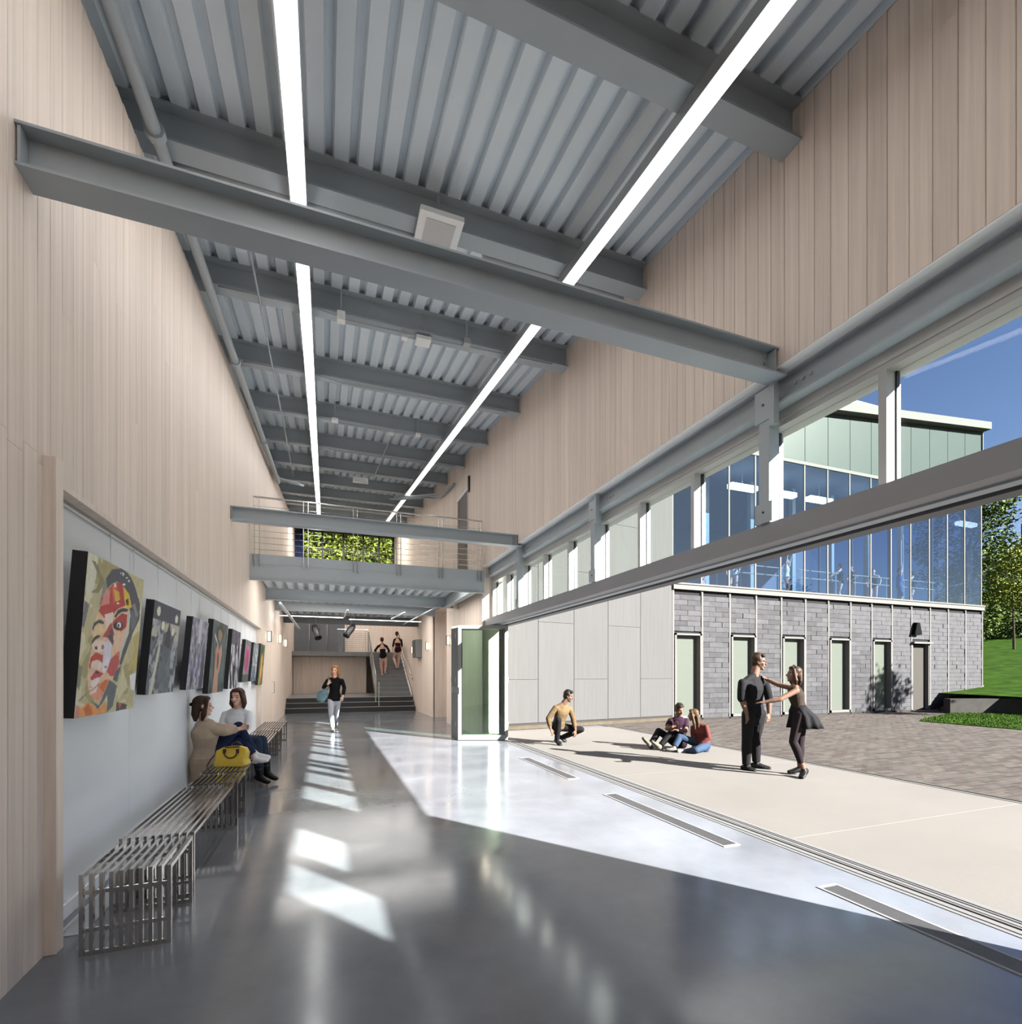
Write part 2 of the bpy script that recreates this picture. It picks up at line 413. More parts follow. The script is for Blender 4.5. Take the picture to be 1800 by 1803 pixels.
# ---- two lit slots hung under the beams
for xc, lab in ((-0.225, 'long lit linear ceiling light nearer the paintings'), (2.52, 'long lit linear ceiling light nearer the clerestory windows')):
    e = empty('linear_light', (xc, 8, 6.1), lab, 'light', 'linear ceiling lights')
    ya, yb = -5.0, 22.6
    zl = lambda yy: 5.52 + RS*(yy-2.89)
    def sk(x0, x1, d0, d1, nm, m):
        MB().hexa([(x0,ya,zl(ya)+d0),(x1,ya,zl(ya)+d0),(x1,yb,zl(yb)+d0),(x0,yb,zl(yb)+d0),(x0,ya,zl(ya)+d1),(x1,ya,zl(ya)+d1),(x1,yb,zl(yb)+d1),(x0,yb,zl(yb)+d1)]).build(nm, m, e)
    sk(xc-0.07, xc+0.07, 0.012, 0.115, 'housing', ALU2)
    sk(xc-0.062, xc+0.062, 0.0, 0.011, 'diffuser', LED if xc < 0 else LEDR)
    for k in range(0, 11):
        yy = 0.98 + 2.0*k
        MB().tube([(xc, yy, zl(yy)+0.11), (xc, yy, zdeck(yy)-0.32)], 0.004, 6).build('hanger', STAINLESS, e)

# ---- tie beams across the hall
for yc, lab in ((3.18, 'grey steel tie beam crossing the hall overhead in the foreground'), (9.1, 'grey steel tie beam crossing in front of the footbridge railing')):
    e = empty('tie_beam', (1.0, yc, 3.95), lab, 'beam', 'tie beams')
    x1 = 3.56
    MB().box(-1.40, x1, yc-0.085, yc+0.085, 3.95, 3.965).build('bottom_flange', STEEL, e)
    MB().box(-1.40, x1, yc-0.085, yc+0.085, 4.15, 4.165).build('top_flange', STEEL, e)
    MB().box(-1.40, x1, yc-0.006, yc+0.006, 3.965, 4.15).build('web', STEEL, e)
    for xx in (-1.39, 3.44):
        MB().box(xx, xx+0.012, yc-0.08, yc-0.007, 3.97, 4.145).build('end_plate', STEEL, e)
    for zz in (4.01, 4.06, 4.11):
        MB().lathe((3.40, yc-0.007, zz), [(0.013, 0), (0.013, -0.012)], 8, 'Y').build('bolt', STEEL, e)

# ---- clerestory: girder, posts, frames, glass, header
g = empty('girder', (3.64, 3, 3.75), 'long grey steel girder under the upper board wall', 'beam')
MB().box(3.60, 3.70, -7, 11.35, 3.985, 4.0).build('top_flange', STEEL, g)
MB().box(3.645, 3.657, -7, 11.35, 3.79, 3.985).build('web', STEEL, g)
MB().box(3.585, 3.70, -7, 11.35, 3.772, 3.79).build('bottom_flange', STEEL, g)
for yc in (3.3, 9.2, 6.25):
    for k in range(3):
        MB().lathe((3.645, yc-0.22-0.07*k, 3.90), [(0.016, 0), (0.016, -0.014)], 6, 'X').build('bolt', STEEL, g)
hd = empty('header_beam', (3.75, 3, 2.6), 'dark grey header carrying the folding door track over the wide opening', 'beam')
MB().box(3.55, 3.70, -7, 11.35, 2.615, 2.785).build('fascia', HEADM, hd)
MB().box(3.70, 4.0, -7, 11.35, 2.66, 2.785).build('top_cover', HEADM, hd)
MB().box(3.70, 3.80, 0.85, 11.35, 2.60, 2.66).build('track_box', STEEL, hd)
MB().box(3.86, 4.0, 0.85, 11.35, 2.59, 2.66).build('outer_seal', DARKST, hd)
MB().tube([(3.83, 0.85, 2.63), (3.83, 10.5, 2.63)], 0.022, 8).build('track_rail', ALU2, hd)
MB().box(3.552, 3.556, -7, 11.35, 2.618, 2.622).build('reveal_line', ALU, hd)
PY = [0.35, 3.3, 6.25, 9.2]
PLAB = ['short grey steel post in the clerestory at the right edge of the view', 'short grey steel post in the clerestory at the near tie beam', 'short grey steel post in the clerestory halfway along the header', 'short grey steel post in the clerestory at the far tie beam']
for yc, lab in zip([-2.6]+PY, ['short grey steel post in the clerestory behind the viewer']+PLAB):
    e = empty('steel_post', (3.6, yc, 2.785), lab, 'post', 'clerestory posts')
    MB().box(3.535, 3.645, yc-0.055, yc+0.055, 2.79, 3.77).build('shaft', STEEL, e, bevel=0.006)
    MB().box(3.525, 3.58, yc-0.11, yc-0.06, 3.60, 3.98).build('cap_plate', STEEL, e)
    MB().box(3.525, 3.535, yc-0.09, yc+0.09, 3.66, 3.93).build('top_gusset', STEEL, e)
    MB().box(3.525, 3.535, yc-0.09, yc+0.09, 2.79, 2.96).build('foot_gusset', STEEL, e)
    for zz in (3.80, 2.88):
        MB().lathe((3.525, yc+0.0, zz), [(0.010, 0), (0.010, -0.006)], 8, 'X').build('bolt', BLACK, e)
MUL = [3.42 + 0.983*k for k in range(-8, 9)]
MUL = [m for m in MUL if -2.6 < m < 11.3]
wn = 2
for a, b in zip(MUL[:-1], MUL[1:]):
    e = empty('window_%d' % wn, (3.75, (a+b)/2, 2.79), 'clerestory window between pale aluminium frames', None, 'clerestory windows', 'structure'); wn += 1
    hw = 0.028
    MB().box(3.71, 3.86, b-hw, b+hw, 2.79, 3.69).build('mullion', ALU, e)
    MB().box(3.71, 3.86, a+hw, b-hw, 3.645, 3.69).build('head_frame', ALU, e)
    MB().box(3.71, 3.86, a+hw, b-hw, 2.79, 2.84).build('sill_frame', ALU, e)
    if a < -0.4 and a > -1.6: MB().box(3.79, 3.803, a+hw, b-hw, 2.84, (3.645 if a > -0.6 else 3.15)).build('unseen_sun_blocker', ALU2, e)  # unseen panels added to block sun and trim the floor patches
    MB().box(3.805, 3.812, a+hw, b-hw, 2.84, 3.645).build('pane', GLASS, e)
    for yy in (a+hw, b-hw-0.012):
        MB().box(3.80, 3.83, yy, yy+0.012, 2.84, 3.645).build('gasket', BLACK, e)
o = MB().box(3.70, 4.0, -7, 11.35, 3.69, 4.03).build('trim_5', ALU); tag(o, 'pale aluminium panel over the clerestory frames', kind='structure')
o = MB().box(3.71, 3.86, MUL[-1]+0.028, 11.35, 2.79, 3.69).build('trim_6', ALU); tag(o, 'pale filler at the far end of the clerestory', kind='structure')
o = MB().box(3.62, 4.0, -7, MUL[0]-0.028, 2.785, 3.69).build('wall_clerestory', WOOD); tag(o, 'solid wall continuing beside the clerestory out of view', kind='structure')
# ================================================================== HALL FITTINGS
def onRoof(u, v, z0):
    d = ray(u, v); t = (z0 - RS*2.89 - H)/(d.z - RS*d.y); return Vector((0, 0, H)) + d*t

# ---- footbridge and the upper floor behind it
BY0, BY1, BZ = 11.2, 20.5, 3.88
e = empty('footbridge', (1.0, BY0, 3.36), 'grey steel footbridge and upper floor crossing the hall', 'footbridge')
MB().box(XL+0.002, 3.478, BY0, BY0+0.02, 3.36, BZ).build('fascia', STEEL, e)
MB().box(XL+0.002, 3.478, BY0-0.05, BY0, 3.36, 3.38).build('bottom_flange', STEEL, e)
MB().box(XL+0.002, 3.478, BY0-0.006, BY0, 3.70, BZ+0.01).build('kick_plate', STEEL, e)
MB().box(XL+0.002, 3.478, BY0+0.03, BY1, 3.74, BZ).build('floor_slab', STEEL, e)
x = XL+0.02
while x < 3.35:
    MB().prism([(x,BY0+0.03,3.74),(x+0.03,BY0+0.03,3.66),(x+0.13,BY0+0.03,3.66),(x+0.16,BY0+0.03,3.74)], (0, BY1-BY0-0.03, 0)).build('deck_rib', DECK, e)
    x += 0.245
for yc, zb, xe in ((14.1, 3.37, 3.45), (16.6, 3.40, 3.45), (19.9, 3.34, 3.45)):
    m = STEEL if yc < 19 else DARKST
    MB().wbeam_x(XL+0.002, xe, yc, zb, 3.66, 0.16).build('under_beam', m, e)
MB().box(3.14, 3.30, BY0+0.02, 14.0, 3.36, 3.37).build('edge_flange', STEEL, e); MB().box(3.21, 3.23, BY0+0.02, 14.0, 3.37, 3.655).build('edge_beam', STEEL, e)

def cable_rail(name, label, p, q, posts, zt, hand=None, nc=8, drop=0.0, pair=True, cat='railing', z0=None, pm=None):
    # guard rail from p to q (x,y,z floor) with posts at parameters
    p = Vector(p); q = Vector(q); d = (q-p); dn = Vector((d.x, d.y, 0)).normalized()
    e = empty(name, (p+q)/2, label, cat)
    for t in posts:
        b = p + d*t
        for s_ in ((-0.045, 0.045) if pair else (0,)):
            c = b + dn*s_
            MB().bar(c - Vector((0, 0, drop)), c + Vector((0, 0, zt)), 0.012, 0.045, up=dn.cross(Vector((0,0,1)))).build('post', pm or STAINLESS, e)
    for k in range(nc):
        h = Vector((0, 0, 0.10 + (zt-0.28)*k/(nc-1)))
        MB().tube([p+h, q+h], 0.005, 5).build('cable', STAINLESS, e)
    MB().tube([p+Vector((0,0,zt)), q+Vector((0,0,zt))], 0.018, 8).build('top_rail', STAINLESS, e)
    if hand is not None:
        off = dn.cross(Vector((0,0,1)))*0.06
        MB().tube([p+Vector((0,0,hand))-off, q+Vector((0,0,hand))-off], 0.022, 8).build('handrail', mat('oak_handrail', (0.50,0.32,0.20), 0.45, var=0.15, stretch=(1,1,1)), e)
    return e
cable_rail('bridge_railing', 'stainless cable railing with wooden handrail along the footbridge edge', (XL+0.06, BY0-0.03, BZ), (3.42, BY0-0.03, BZ),
           [0.015, 0.205, 0.41, 0.60, 0.795, 0.985], 1.14, 0.90, 8, 0.24)

# ---- stair: three broad black steps, platform, then the narrow flight
SX0, SX1 = XL+0.02, 3.45
st = empty('staircase', (1.0, 21.0, 0), 'dark concrete staircase rising at the far end of the hall', 'stairs')
TREAD = mat('stair_tread_concrete', (0.20, 0.205, 0.21), rough=0.35, var=0.12, scale=4)
RISER = mat('black_riser', (0.020, 0.020, 0.022), rough=0.5, var=0.1)
NOSE = mat('pale_nosing', (0.45, 0.45, 0.45), rough=0.4)
Y0 = 20.55
for k in range(3):
    ya = Y0 + 0.30*k; z = 0.18*(k+1)
    s = MB().box(SX0, SX1, ya, 21.75 if k < 2 else 25.55, z-0.18, z).build('step', RISER, st)
    MB().box(SX0, SX1, ya+0.02, (ya+0.30 if k < 2 else 25.55), z, z+0.004).build('tread', TREAD, s)
    MB().box(SX0, SX1, ya, ya+0.02, z, z+0.004).build('nosing', NOSE, s)
FX0, FX1 = 1.98, 3.42
GR = mat('grey_stair_concrete', (0.16, 0.165, 0.17), rough=0.45, var=0.12, scale=4)
for k in range(11):
    ya = 21.55 + 0.30*k; z = 0.544 + 0.18*(k+1)
    s = MB().box(FX0, FX1, ya, ya+0.40, z-0.18-0.0, z).build('step', GR, st)
    MB().box(FX0, FX1, ya, ya+0.03, z, z+0.004).build('nosing', NOSE, s)
MB().box(SX0, SX1, 24.86, 27.28, 2.32, 2.524).build('landing', TREAD, st)
o = MB().box(SX0, 1.9, 25.55, 25.65, 0.545, 2.31); w_ = o.build('wall_stair', WOOD); tag(w_, 'board wall behind the stair platform', kind='structure')
x = SX0
while x < 1.88:
    MB().box(x+0.002, min(x+0.13, 1.9), 25.52, 25.55, 0.55, 2.31).build('plank', WOOD, w_); x += 0.132
MB().box(SX0, 1.4, 25.47, 25.53, 2.30, 2.34).build('ledge', DARKST, w_)
# charcoal panels over the landing
for k, (xa, xb, yy) in enumerate(((SX0, -0.72, 26.3), (-0.70, 0.10, 26.6), (0.12, 0.95, 26.75))):
    o = MB().box(xa, xb, yy, yy+0.06, 2.526, 4.05).build('wall_panel', mat('charcoal_panel', (0.11, 0.118, 0.13), rough=0.5, var=0.06))
    tag(o, ['charcoal panel over the stair landing, leftmost of three', 'charcoal panel over the stair landing, middle of three', 'charcoal panel over the stair landing beside the guard railing'][k], 'panel', 'charcoal panels')
cable_rail('landing_railing', 'stainless guard railing along the stair landing above the board wall', (0.55, 24.9, 2.524), (1.93, 24.9, 2.524), [0.12, 0.95], 1.05, None, 9, 0.15)
# stair flight railings
def flight_rail(name, label, xx, glass_side):
    e = empty(name, (xx, 23, 1.5), label, 'railing')
    a = Vector((xx, 21.2, 0.54+0.92)); b = Vector((xx, 24.85, 0.54+1.98+0.95))
    MB().tube([a + Vector((0, -0.3, -0.02)), a, b], 0.02, 8).build('handrail', STAINLESS, e)
    if glass_side:
        for t in (0.0, 0.33, 0.66, 1.0):
            c = a.lerp(b, t); MB().bar((c.x, c.y, c.z-0.92), (c.x, c.y, c.z), 0.012, 0.045, up=(1,0,0)).build('post', STAINLESS, e)
        for k in range(7):
            dz = Vector((0, 0, -0.12*(k+1))); MB().tube([a+dz, b+dz], 0.005, 5).build('cable', STAINLESS, e)
        MB().bar((xx+0.06, 20.62, 0.18), (xx+0.06, 20.62, 1.16), 0.012, 0.045, up=(1,0,0)).build('post', STAINLESS, e)
        MB().bar((xx-0.03, 20.95, 0.36), (xx-0.03, 20.95, 1.40), 0.012, 0.045, up=(1,0,0)).build('post', STAINLESS, e)
    else:
        MB().bar((xx+0.05, 21.25, 0.60), (xx+0.05, 24.85, 2.62), 0.02, 0.14, up=(0,0,1)).build('stringer', WHITE, e)
        for t in (0.04, 0.5, 0.96):
            c = a.lerp(b, t); MB().tube([c, c+Vector((0.0, 0, -0.07)), c+Vector((0.06, 0, -0.09))], 0.008, 6).build('bracket', STAINLESS, e)
        MB().tube([a+Vector((0,-0.3,-0.02)), a+Vector((0.0,-0.36,-0.1)), a+Vector((0.04,-0.3,-0.22))], 0.016, 8).build('return_bend', STAINLESS, e)
flight_rail('stair_railing', 'stainless cable railing on the open side of the stair flight', 1.96, True)
flight_rail('stair_handrail', 'stainless handrail on the wall side of the stair flight', 3.36, False)

# ---- doors
d = empty('door_1', (3.5, 13.17, BZ), 'dark brown door on the upper floor in the right wall', None, None, 'structure')
MB().box(3.505, 3.54, DU0+0.02, DU1-0.02, BZ, DUZ-0.02).build('leaf', BROWN, d)
for a, b in ((DU0-0.03, DU0+0.02), (DU1-0.02, DU1+0.03)):
    MB().box(3.47, 3.55, a, b, BZ, DUZ+0.03).build('jamb', WOOD, d)
MB().box(3.47, 3.55, DU0-0.03, DU1+0.03, DUZ-0.02, DUZ+0.04).build('head', WHITE, d)
MB().tube([(3.49, 12.75, 4.85), (3.45, 12.75, 4.85), (3.45, 12.86, 4.85)], 0.01, 6).build('lever', BLACK, d)
d = empty('door_2', (-1.4, 15.8, 0), 'concealed board door with a bar pull in the left wall', None, None, 'structure')
MB().box(-1.40, -1.396, 15.3, 16.5, 0.01, 2.35).build('leaf', WOOD, d)
MB().tube([(-1.396, 15.75, 1.27), (-1.345, 15.75, 1.27), (-1.345, 15.75, 0.95), (-1.396, 15.75, 0.95)], 0.011, 8).build('pull', STAINLESS, d)
o = MB().box(3.44, 3.478, 12.42, 12.52, 6.15, 6.55).build('wall_speaker', BLACK); tag(o, 'small black wall speaker beside the upper brown door', 'speaker')

# ---- folding glass doors stacked at the far end of the opening
A = Vector((2.81, 11.02, 0)); B = Vector((3.87, 10.66, 0)); dv = (B-A).normalized(); nv = Vector((dv.y, -dv.x, 0))
WALU = mat('white_door_frame', (0.20, 0.20, 0.197), rough=0.45, spec=0.2)
for k in range(4):
    off = Vector((-0.02*k, 0.13*k, 0)) 
    a = A + off; b = B + Vector((0.0, 0.115*k, 0)); z0, z1 = 0.012, 2.585
    dd = (b-a).normalized(); L = (b-a).length
    e = empty('folding_door', (a+b)/2, ['front leaf of the folded glass door stack facing the viewer', 'second leaf of the folded glass door stack, just behind the front leaf', 'third leaf of the folded glass door stack', 'rearmost leaf of the folded glass door stack'][k], 'door', 'folding glass doors')
    def pbar(t0, t1, za, zb, th, nm, m):
        n_ = Vector((-dd.y, dd.x, 0))*th/2
        p0 = a+dd*(t0*L); p1 = a+dd*(t1*L)
        MB().hexa([p0-n_+Vector((0,0,za)), p1-n_+Vector((0,0,za)), p1+n_+Vector((0,0,za)), p0+n_+Vector((0,0,za)), p0-n_+Vector((0,0,zb)), p1-n_+Vector((0,0,zb)), p1+n_+Vector((0,0,zb)), p0+n_+Vector((0,0,zb))]).build(nm, m, e)
    fw = 0.075/L
    pbar(0, fw, z0, z1, 0.06, 'stile', WALU); pbar(1-fw, 1, z0, z1, 0.06, 'stile', WALU)
    pbar(fw, 1-fw, z0, z0+0.10, 0.06, 'bottom_rail', WALU); pbar(fw, 1-fw, z1-0.08, z1, 0.06, 'top_rail', WALU)
    pbar(fw, 1-fw, z0+0.10, z1-0.08, 0.012, 'pane', GLASSD)
    pbar(fw, fw*1.25, z0+0.10, z1-0.08, 0.03, 'gasket', BLACK); pbar(1-fw*1.25, 1-fw, z0+0.10, z1-0.08, 0.03, 'gasket', BLACK)
    for zz in (0.30, 1.30, 2.30):
        c = (a if k % 2 else b) ; MB().tube([(c.x, c.y, zz), (c.x, c.y, zz+0.12)], 0.014, 8).build('hinge', ALU2, e)
    c = a + dd*0.03 - Vector((-dd.y, dd.x, 0))*0.035
    MB().box(c.x-0.012, c.x+0.012, c.y-0.02, c.y+0.02, 1.06, 1.20).build('handle', ALU2, e)

# ---- sill track and floor grilles
e = empty('door_track', (3.85, 4, 0), 'aluminium floor track along the wide folding door opening', 'track')
MB().box(3.70, 4.0, 0.85, 11.38, -0.1, -0.006).build('base', mat('track_aluminium', (0.10,0.10,0.10), 0.5, 0.2), e)
for xa, xb in ((3.70, 3.735), (3.752, 3.80), (3.83, 3.845), (3.86, 3.895), (3.915, 3.93), (3.95, 4.0)):
    MB().box(xa, xb, 0.85, 11.38, -0.006, 0.004).build('rail', mat('track_rail_metal', (0.13,0.13,0.13), 0.45, var=0.03, spec=0.2), e)
MB().box(3.735, 3.752, 0.85, 11.38, -0.006, -0.003).build('slot', BLACK, e)
MB().box(3.80, 3.83, 0.85, 11.38, -0.006, -0.003).build('slot', BLACK, e)
for (ya, yb), lab in zip(((0.55, 2.57), (3.44, 5.47), (6.42, 8.33)), ('linear floor grille nearest the viewer beside the door track', 'linear floor grille halfway along the door track', 'linear floor grille farthest along the door track')):
    e = empty('floor_grille', (3.33, (ya+yb)/2, 0), lab, 'grille', 'floor grilles')
    xa, xb = 3.235, 3.415; fwd = 0.018
    for q in ((xa, xa+fwd, ya, yb), (xb-fwd, xb, ya, yb), (xa+fwd, xb-fwd, ya, ya+fwd*1.5), (xa+fwd, xb-fwd, yb-fwd*1.5, yb)):
        MB().box(*q, 0.0, 0.006).build('frame', mat('grille_frame', (0.22,0.22,0.22), 0.4, var=0.03, spec=0.3), e)
    MB().box(xa+fwd, xb-fwd, ya+fwd*1.5, yb-fwd*1.5, 0.0, 0.002).build('bed', DARKST, e)
    for k in range(11):
        xx = xa+fwd+0.008+k*0.0132
        MB().box(xx, xx+0.006, ya+fwd*1.5, yb-fwd*1.5, 0.002, 0.005).build('blade', mat('grille_blade', (0.12,0.12,0.125), 0.4, 0.3), e)
e = empty('floor_register', (-1.38, 4.0, 0), 'small floor register against the gallery wall behind the nearest bench', 'grille')
for q in ((-1.44, -1.42, 3.57, 4.4), (-1.32, -1.30, 3.57, 4.4), (-1.42, -1.32, 3.57, 3.60), (-1.42, -1.32, 4.37, 4.4)):
    MB().box(*q, 0, 0.006).build('frame', ALU, e)
MB().box(-1.42, -1.32, 3.60, 4.37, 0, 0.003).build('bed', ALU2, e)

# ---- wall lights
WARM = mat('lit_sconce_side', (0.9, 0.85, 0.7), emit=(1.0, 0.82, 0.55), estr=1.2)
def sconce(x, nx, y, z, lab):
    e = empty('wall_light', (x, y, z), lab, 'wall light', 'wall lights')
    a, b = sorted((x, x+nx*0.11))
    MB().box(a, b, y-0.05, y+0.05, z-0.14, z+0.14).build('body', mat('bronze_sconce', (0.12,0.105,0.095), 0.4, 0.3), e)
    MB().box(a+0.02, b-0.02, y-0.056, y-0.05, z-0.12, z+0.12).build('lens', WARM, e)
    MB().box(a+0.02, b-0.02, y+0.05, y+0.056, z-0.12, z+0.12).build('lens', WARM, e)
for y_, z_, lab in ((14.4, 2.46, 'box wall light on the left wall, nearest the paintings'), (17.8, 2.62, 'box wall light on the left wall, middle of three'), (20.2, 2.62, 'box wall light on the left wall, nearest the stair')):
    sconce(XL, 1, y_, z_, lab)
for y_, z_, lab in ((14.65, 2.48, 'box wall light on the right wall, just behind the folded doors'), (17.9, 2.48, 'box wall light on the right wall beside the grey wall cabinet'), (21.2, 2.48, 'box wall light on the right wall, nearest the stair')):
    sconce(XR, -1, y_, z_, lab)
e = empty('wall_cabinet', (3.4, 19.6, 2.1), 'grey metal wall cabinet between two wall lights on the right wall', 'cabinet')
MB().box(3.24, 3.48, 19.2, 19.95, 2.12, 2.80).build('body', mat('grey_cabinet', (0.15,0.155,0.16), 0.4, 0.2), e, bevel=0.006)
MB().box(3.225, 3.24, 19.22, 19.93, 2.30, 2.78).build('door', DARKST, e)

# ---- theatre lamps under the upper floor
for (u, v), lab in (((556, 1110), 'black theatre spotlight hanging under the upper floor, left of the pair'), ((618, 1108), 'black theatre spotlight hanging under the upper floor, right of the pair')):
    c = onY(u, v, 18.6); e = empty('stage_light', c, lab, 'spotlight', 'theatre spotlights')
    dr = Vector((0.25 if u < 600 else -0.5, -0.5, -0.75)).normalized()
    MB().tube([c-dr*0.22, c-dr*0.05, c+dr*0.05, c+dr*0.24], [0.07, 0.12, 0.12, 0.10], 12).build('can', BLACK, e)
    MB().tube([c+dr*0.24, c+dr*0.34], [0.105, 0.125], 12, cap=False).build('hood', BLACK, e)
    MB().tube([c+Vector((0.13,0,0)), c+Vector((0.13,0,0.18)), c+Vector((-0.13,0,0.18)), c+Vector((-0.13,0,0))], 0.012, 6).build('yoke', BLACK, e)
    MB().tube([c+Vector((0,0,0.18)), (c.x, c.y, 3.745)], 0.02, 6).build('stem', BLACK, e)

# ---- pipes and conduits
PIPE = STEEL
def pipe(name, lab, pts, r, cat='pipe', coup=(), grp=None, m=None):
    e = empty(name, pts[0], lab, cat, grp)
    MB().tube(pts, r, 10).build('run', m or PIPE, e, smooth=True)
    for c, dd in coup:
        c = Vector(c); dd = Vector(dd).normalized()*0.035
        MB().tube([c-dd, c+dd], r*1.45, 10).build('coupling', m or PIPE, e)
px_ = -1.27
PIPEY = [(-4, 4.75), (0, 5.28), (3.9, 5.72), (4.85, 5.83), (8.1, 6.17), (14.7, 6.93), (16.2, 7.1)]
pts = [(px_, y_, z_) for y_, z_ in PIPEY]
pipe('sprinkler_pipe', 'long grey sprinkler main along the top of the left board wall', pts, 0.052, coup=[((px_, 4.75, 5.82), (0, 1, .12)), ((px_, 8.6, 6.23), (0, 1, .12)), ((px_, 12.4, 6.66), (0, 1, .12))])
def along(k, dy, dz, x0, x1):
    yc = 0.98+2.0*k; z = zdeck(yc)-0.32+dz; return [(x0, yc+dy, z), (x1, yc+dy, z)]
pipe('conduit', 'grey branch pipe along the second roof beam in view, left part', along(2, 0.14, 0.02, -1.25, 0.92), 0.03, grp='ceiling conduits')
yb = 0.98+4+0.14; zb = zdeck(0.98+4)-0.30
pipe('conduit', 'grey branch pipe stepping round the white ceiling speaker', [(0.92, yb, zb), (0.95, yb, zb+0.12), (1.55, yb, zb+0.12), (1.58, yb, zb), (3.3, yb, zb)], 0.028, grp='ceiling conduits')
pipe('conduit', 'short curved grey conduit beside the left linear light', [(-0.62, 5.3, zb-0.12), (-0.62, 5.28, zb-0.03), (-0.56, 5.25, zb+0.01), (-0.30, 5.2, zb+0.02)], 0.016, grp='ceiling conduits')
for k, lab in ((3, 'thin conduit along the third roof beam in view'), (4, 'thin conduit along the fourth roof beam in view'), (5, 'thin conduit along the fifth roof beam in view'), (6, 'thin conduit along the sixth roof beam in view')):
    a = along(k, -0.1, -0.025, -1.2, 3.2); pa, pb = Vector(a[0]), Vector(a[1])
    pts = [pa, pa.lerp(pb, 0.25), pa.lerp(pb, 0.33)+Vector((0, 0.05, -0.02)), pa.lerp(pb, 0.36)+Vector((0, 0.05, -0.02)), pa.lerp(pb, 0.6)+Vector((0, 0.04, -0.02)), pb]
    pipe('conduit', lab, pts, 0.011, grp='ceiling conduits')
p0 = onRoof(437, 425, 5.58); p1 = onRoof(517, 838, 5.58)
pipe('hanging_conduit', 'thin straight conduit running lengthwise beside the left linear light', [p0, p1], 0.012, grp='ceiling conduits')
p0 = onRoof(690, 765, 5.62); p1 = onRoof(657, 845, 5.56)
pipe('hanging_conduit', 'short slanting conduit hanging between the two linear lights', [p0, p1], 0.011, grp='ceiling conduits')
for k, (xo, lab) in enumerate(((0, 'bent grey conduit at the far right ceiling corner, nearest the wall'), (-0.10, 'bent grey conduit at the far right ceiling corner, second from the wall'), (-0.20, 'bent grey conduit at the far right ceiling corner, third from the wall'))):
    yy = 15.0+0.3*k; z = zdeck(yy)-0.36
    pipe('bent_conduit', lab, [(3.40, yy-1.2, z-0.35), (3.40, yy, z-0.22), (3.36+xo*.3, yy+0.5, z-0.1), (3.2+xo, yy+0.8, z), (2.6+xo, yy+1.3, z+0.02), (2.2+xo, yy+1.4, z+0.02)], 0.03, grp='bent conduits')
for k, (xo, lab) in enumerate(((0, 'bent grey conduit at the far left ceiling corner, nearest the wall'), (0.09, 'bent grey conduit at the far left ceiling corner, second from the wall'))):
    yy = 15.6+0.25*k; z = zdeck(yy)-0.40
    pipe('bent_conduit', lab, [(-1.33, yy-0.8, z-0.2), (-1.33+xo, yy, z-0.12), (-1.2+xo, yy+0.5, z-0.03), (-0.7+xo, yy+0.8, z)], 0.035, grp='bent conduits')
# below the upper floor
LP = mat('pale_pipe', (0.50, 0.53, 0.55), 0.35, 0.3)
pipe('floor_pipe', 'pale pipe slanting under the upper floor beside the left wall', [onY(493, 1062, 12.6), onY(527, 1107, 19.0)], 0.035, grp='pipes under the upper floor', m=LP)
UL = mat('lit_tube', (0.9,0.9,0.9), emit=(1.0,0.99,0.96), estr=2.0)
for xa, xb, yy, lab in ((XL+0.1, 0.55, 16.9, 'slim lit tube light under the upper floor, left of the pair'), (0.75, 3.1, 17.3, 'slim lit tube light under the upper floor, right of the pair')):
    e = empty('tube_light', ((xa+xb)/2, yy, 3.25), lab, 'light', 'tube lights under the upper floor')
    MB().box(xa, xb, yy-0.018, yy+0.018, 3.28, 3.305).build('housing', LP, e); MB().box(xa, xb, yy-0.014, yy+0.014, 3.268, 3.28).build('tube', UL, e)
    for xx in (xa+0.15, xb-0.15): MB().tube([(xx, yy, 3.305), (xx, yy, 3.66)], 0.006, 6).build('hanger', LP, e)
pipe('floor_pipe', 'short pale pipe stub under the upper floor above the walking woman', [(0.62, 15.3, 3.33), (0.58, 16.6, 3.28)], 0.03, grp='pipes under the upper floor', m=LP)
pipe('floor_pipe', 'short pale pipe stub under the upper floor above the dancers', [(2.25, 15.3, 3.33), (2.05, 16.8, 3.28)], 0.03, grp='pipes under the upper floor', m=LP)
pipe('floor_pipe', 'pale pipe slanting under the upper floor near the right wall', [(3.05, 14.0, 3.42), (2.7, 18.6, 3.30)], 0.022, grp='pipes under the upper floor', m=LP)

for yy, lab in ((12.0, 'added fill light panel hidden up behind the footbridge edge'), (15.4, 'added fill light panel hidden between the first and second floor beams'), (17.8, 'added fill light panel hidden between the second and last floor beams')):  # unseen fill lamps added to brighten the space under the upper floor
    e = empty('added_fill_light', (1.0, yy, 3.6), lab, 'light', 'added fill lights')
    MB().box(-1.0, 3.0, yy-0.46, yy+0.46, 3.63, 3.655).build('fill_light_tray', LP, e); MB().box(-0.98, 2.98, yy-0.44, yy+0.44, 3.622, 3.63).build('diffuser', mat('fill_light_glow', (0.9,0.9,0.9), emit=(1.0,0.97,0.92), estr=1.7), e)  # diffuser here is the glowing face of the added fill light
e = empty('added_fill_light', (1.0, 23.8, 8.6), 'added fill light panel hidden on the roof deck above the stair', 'light', 'added fill lights')  # unseen fill lamp added to brighten the stair
def _sl(z_, t_): return [(-1.0,23.25,zdeck(23.25)-z_),(3.0,23.25,zdeck(23.25)-z_),(3.0,24.35,zdeck(24.35)-z_),(-1.0,24.35,zdeck(24.35)-z_)]
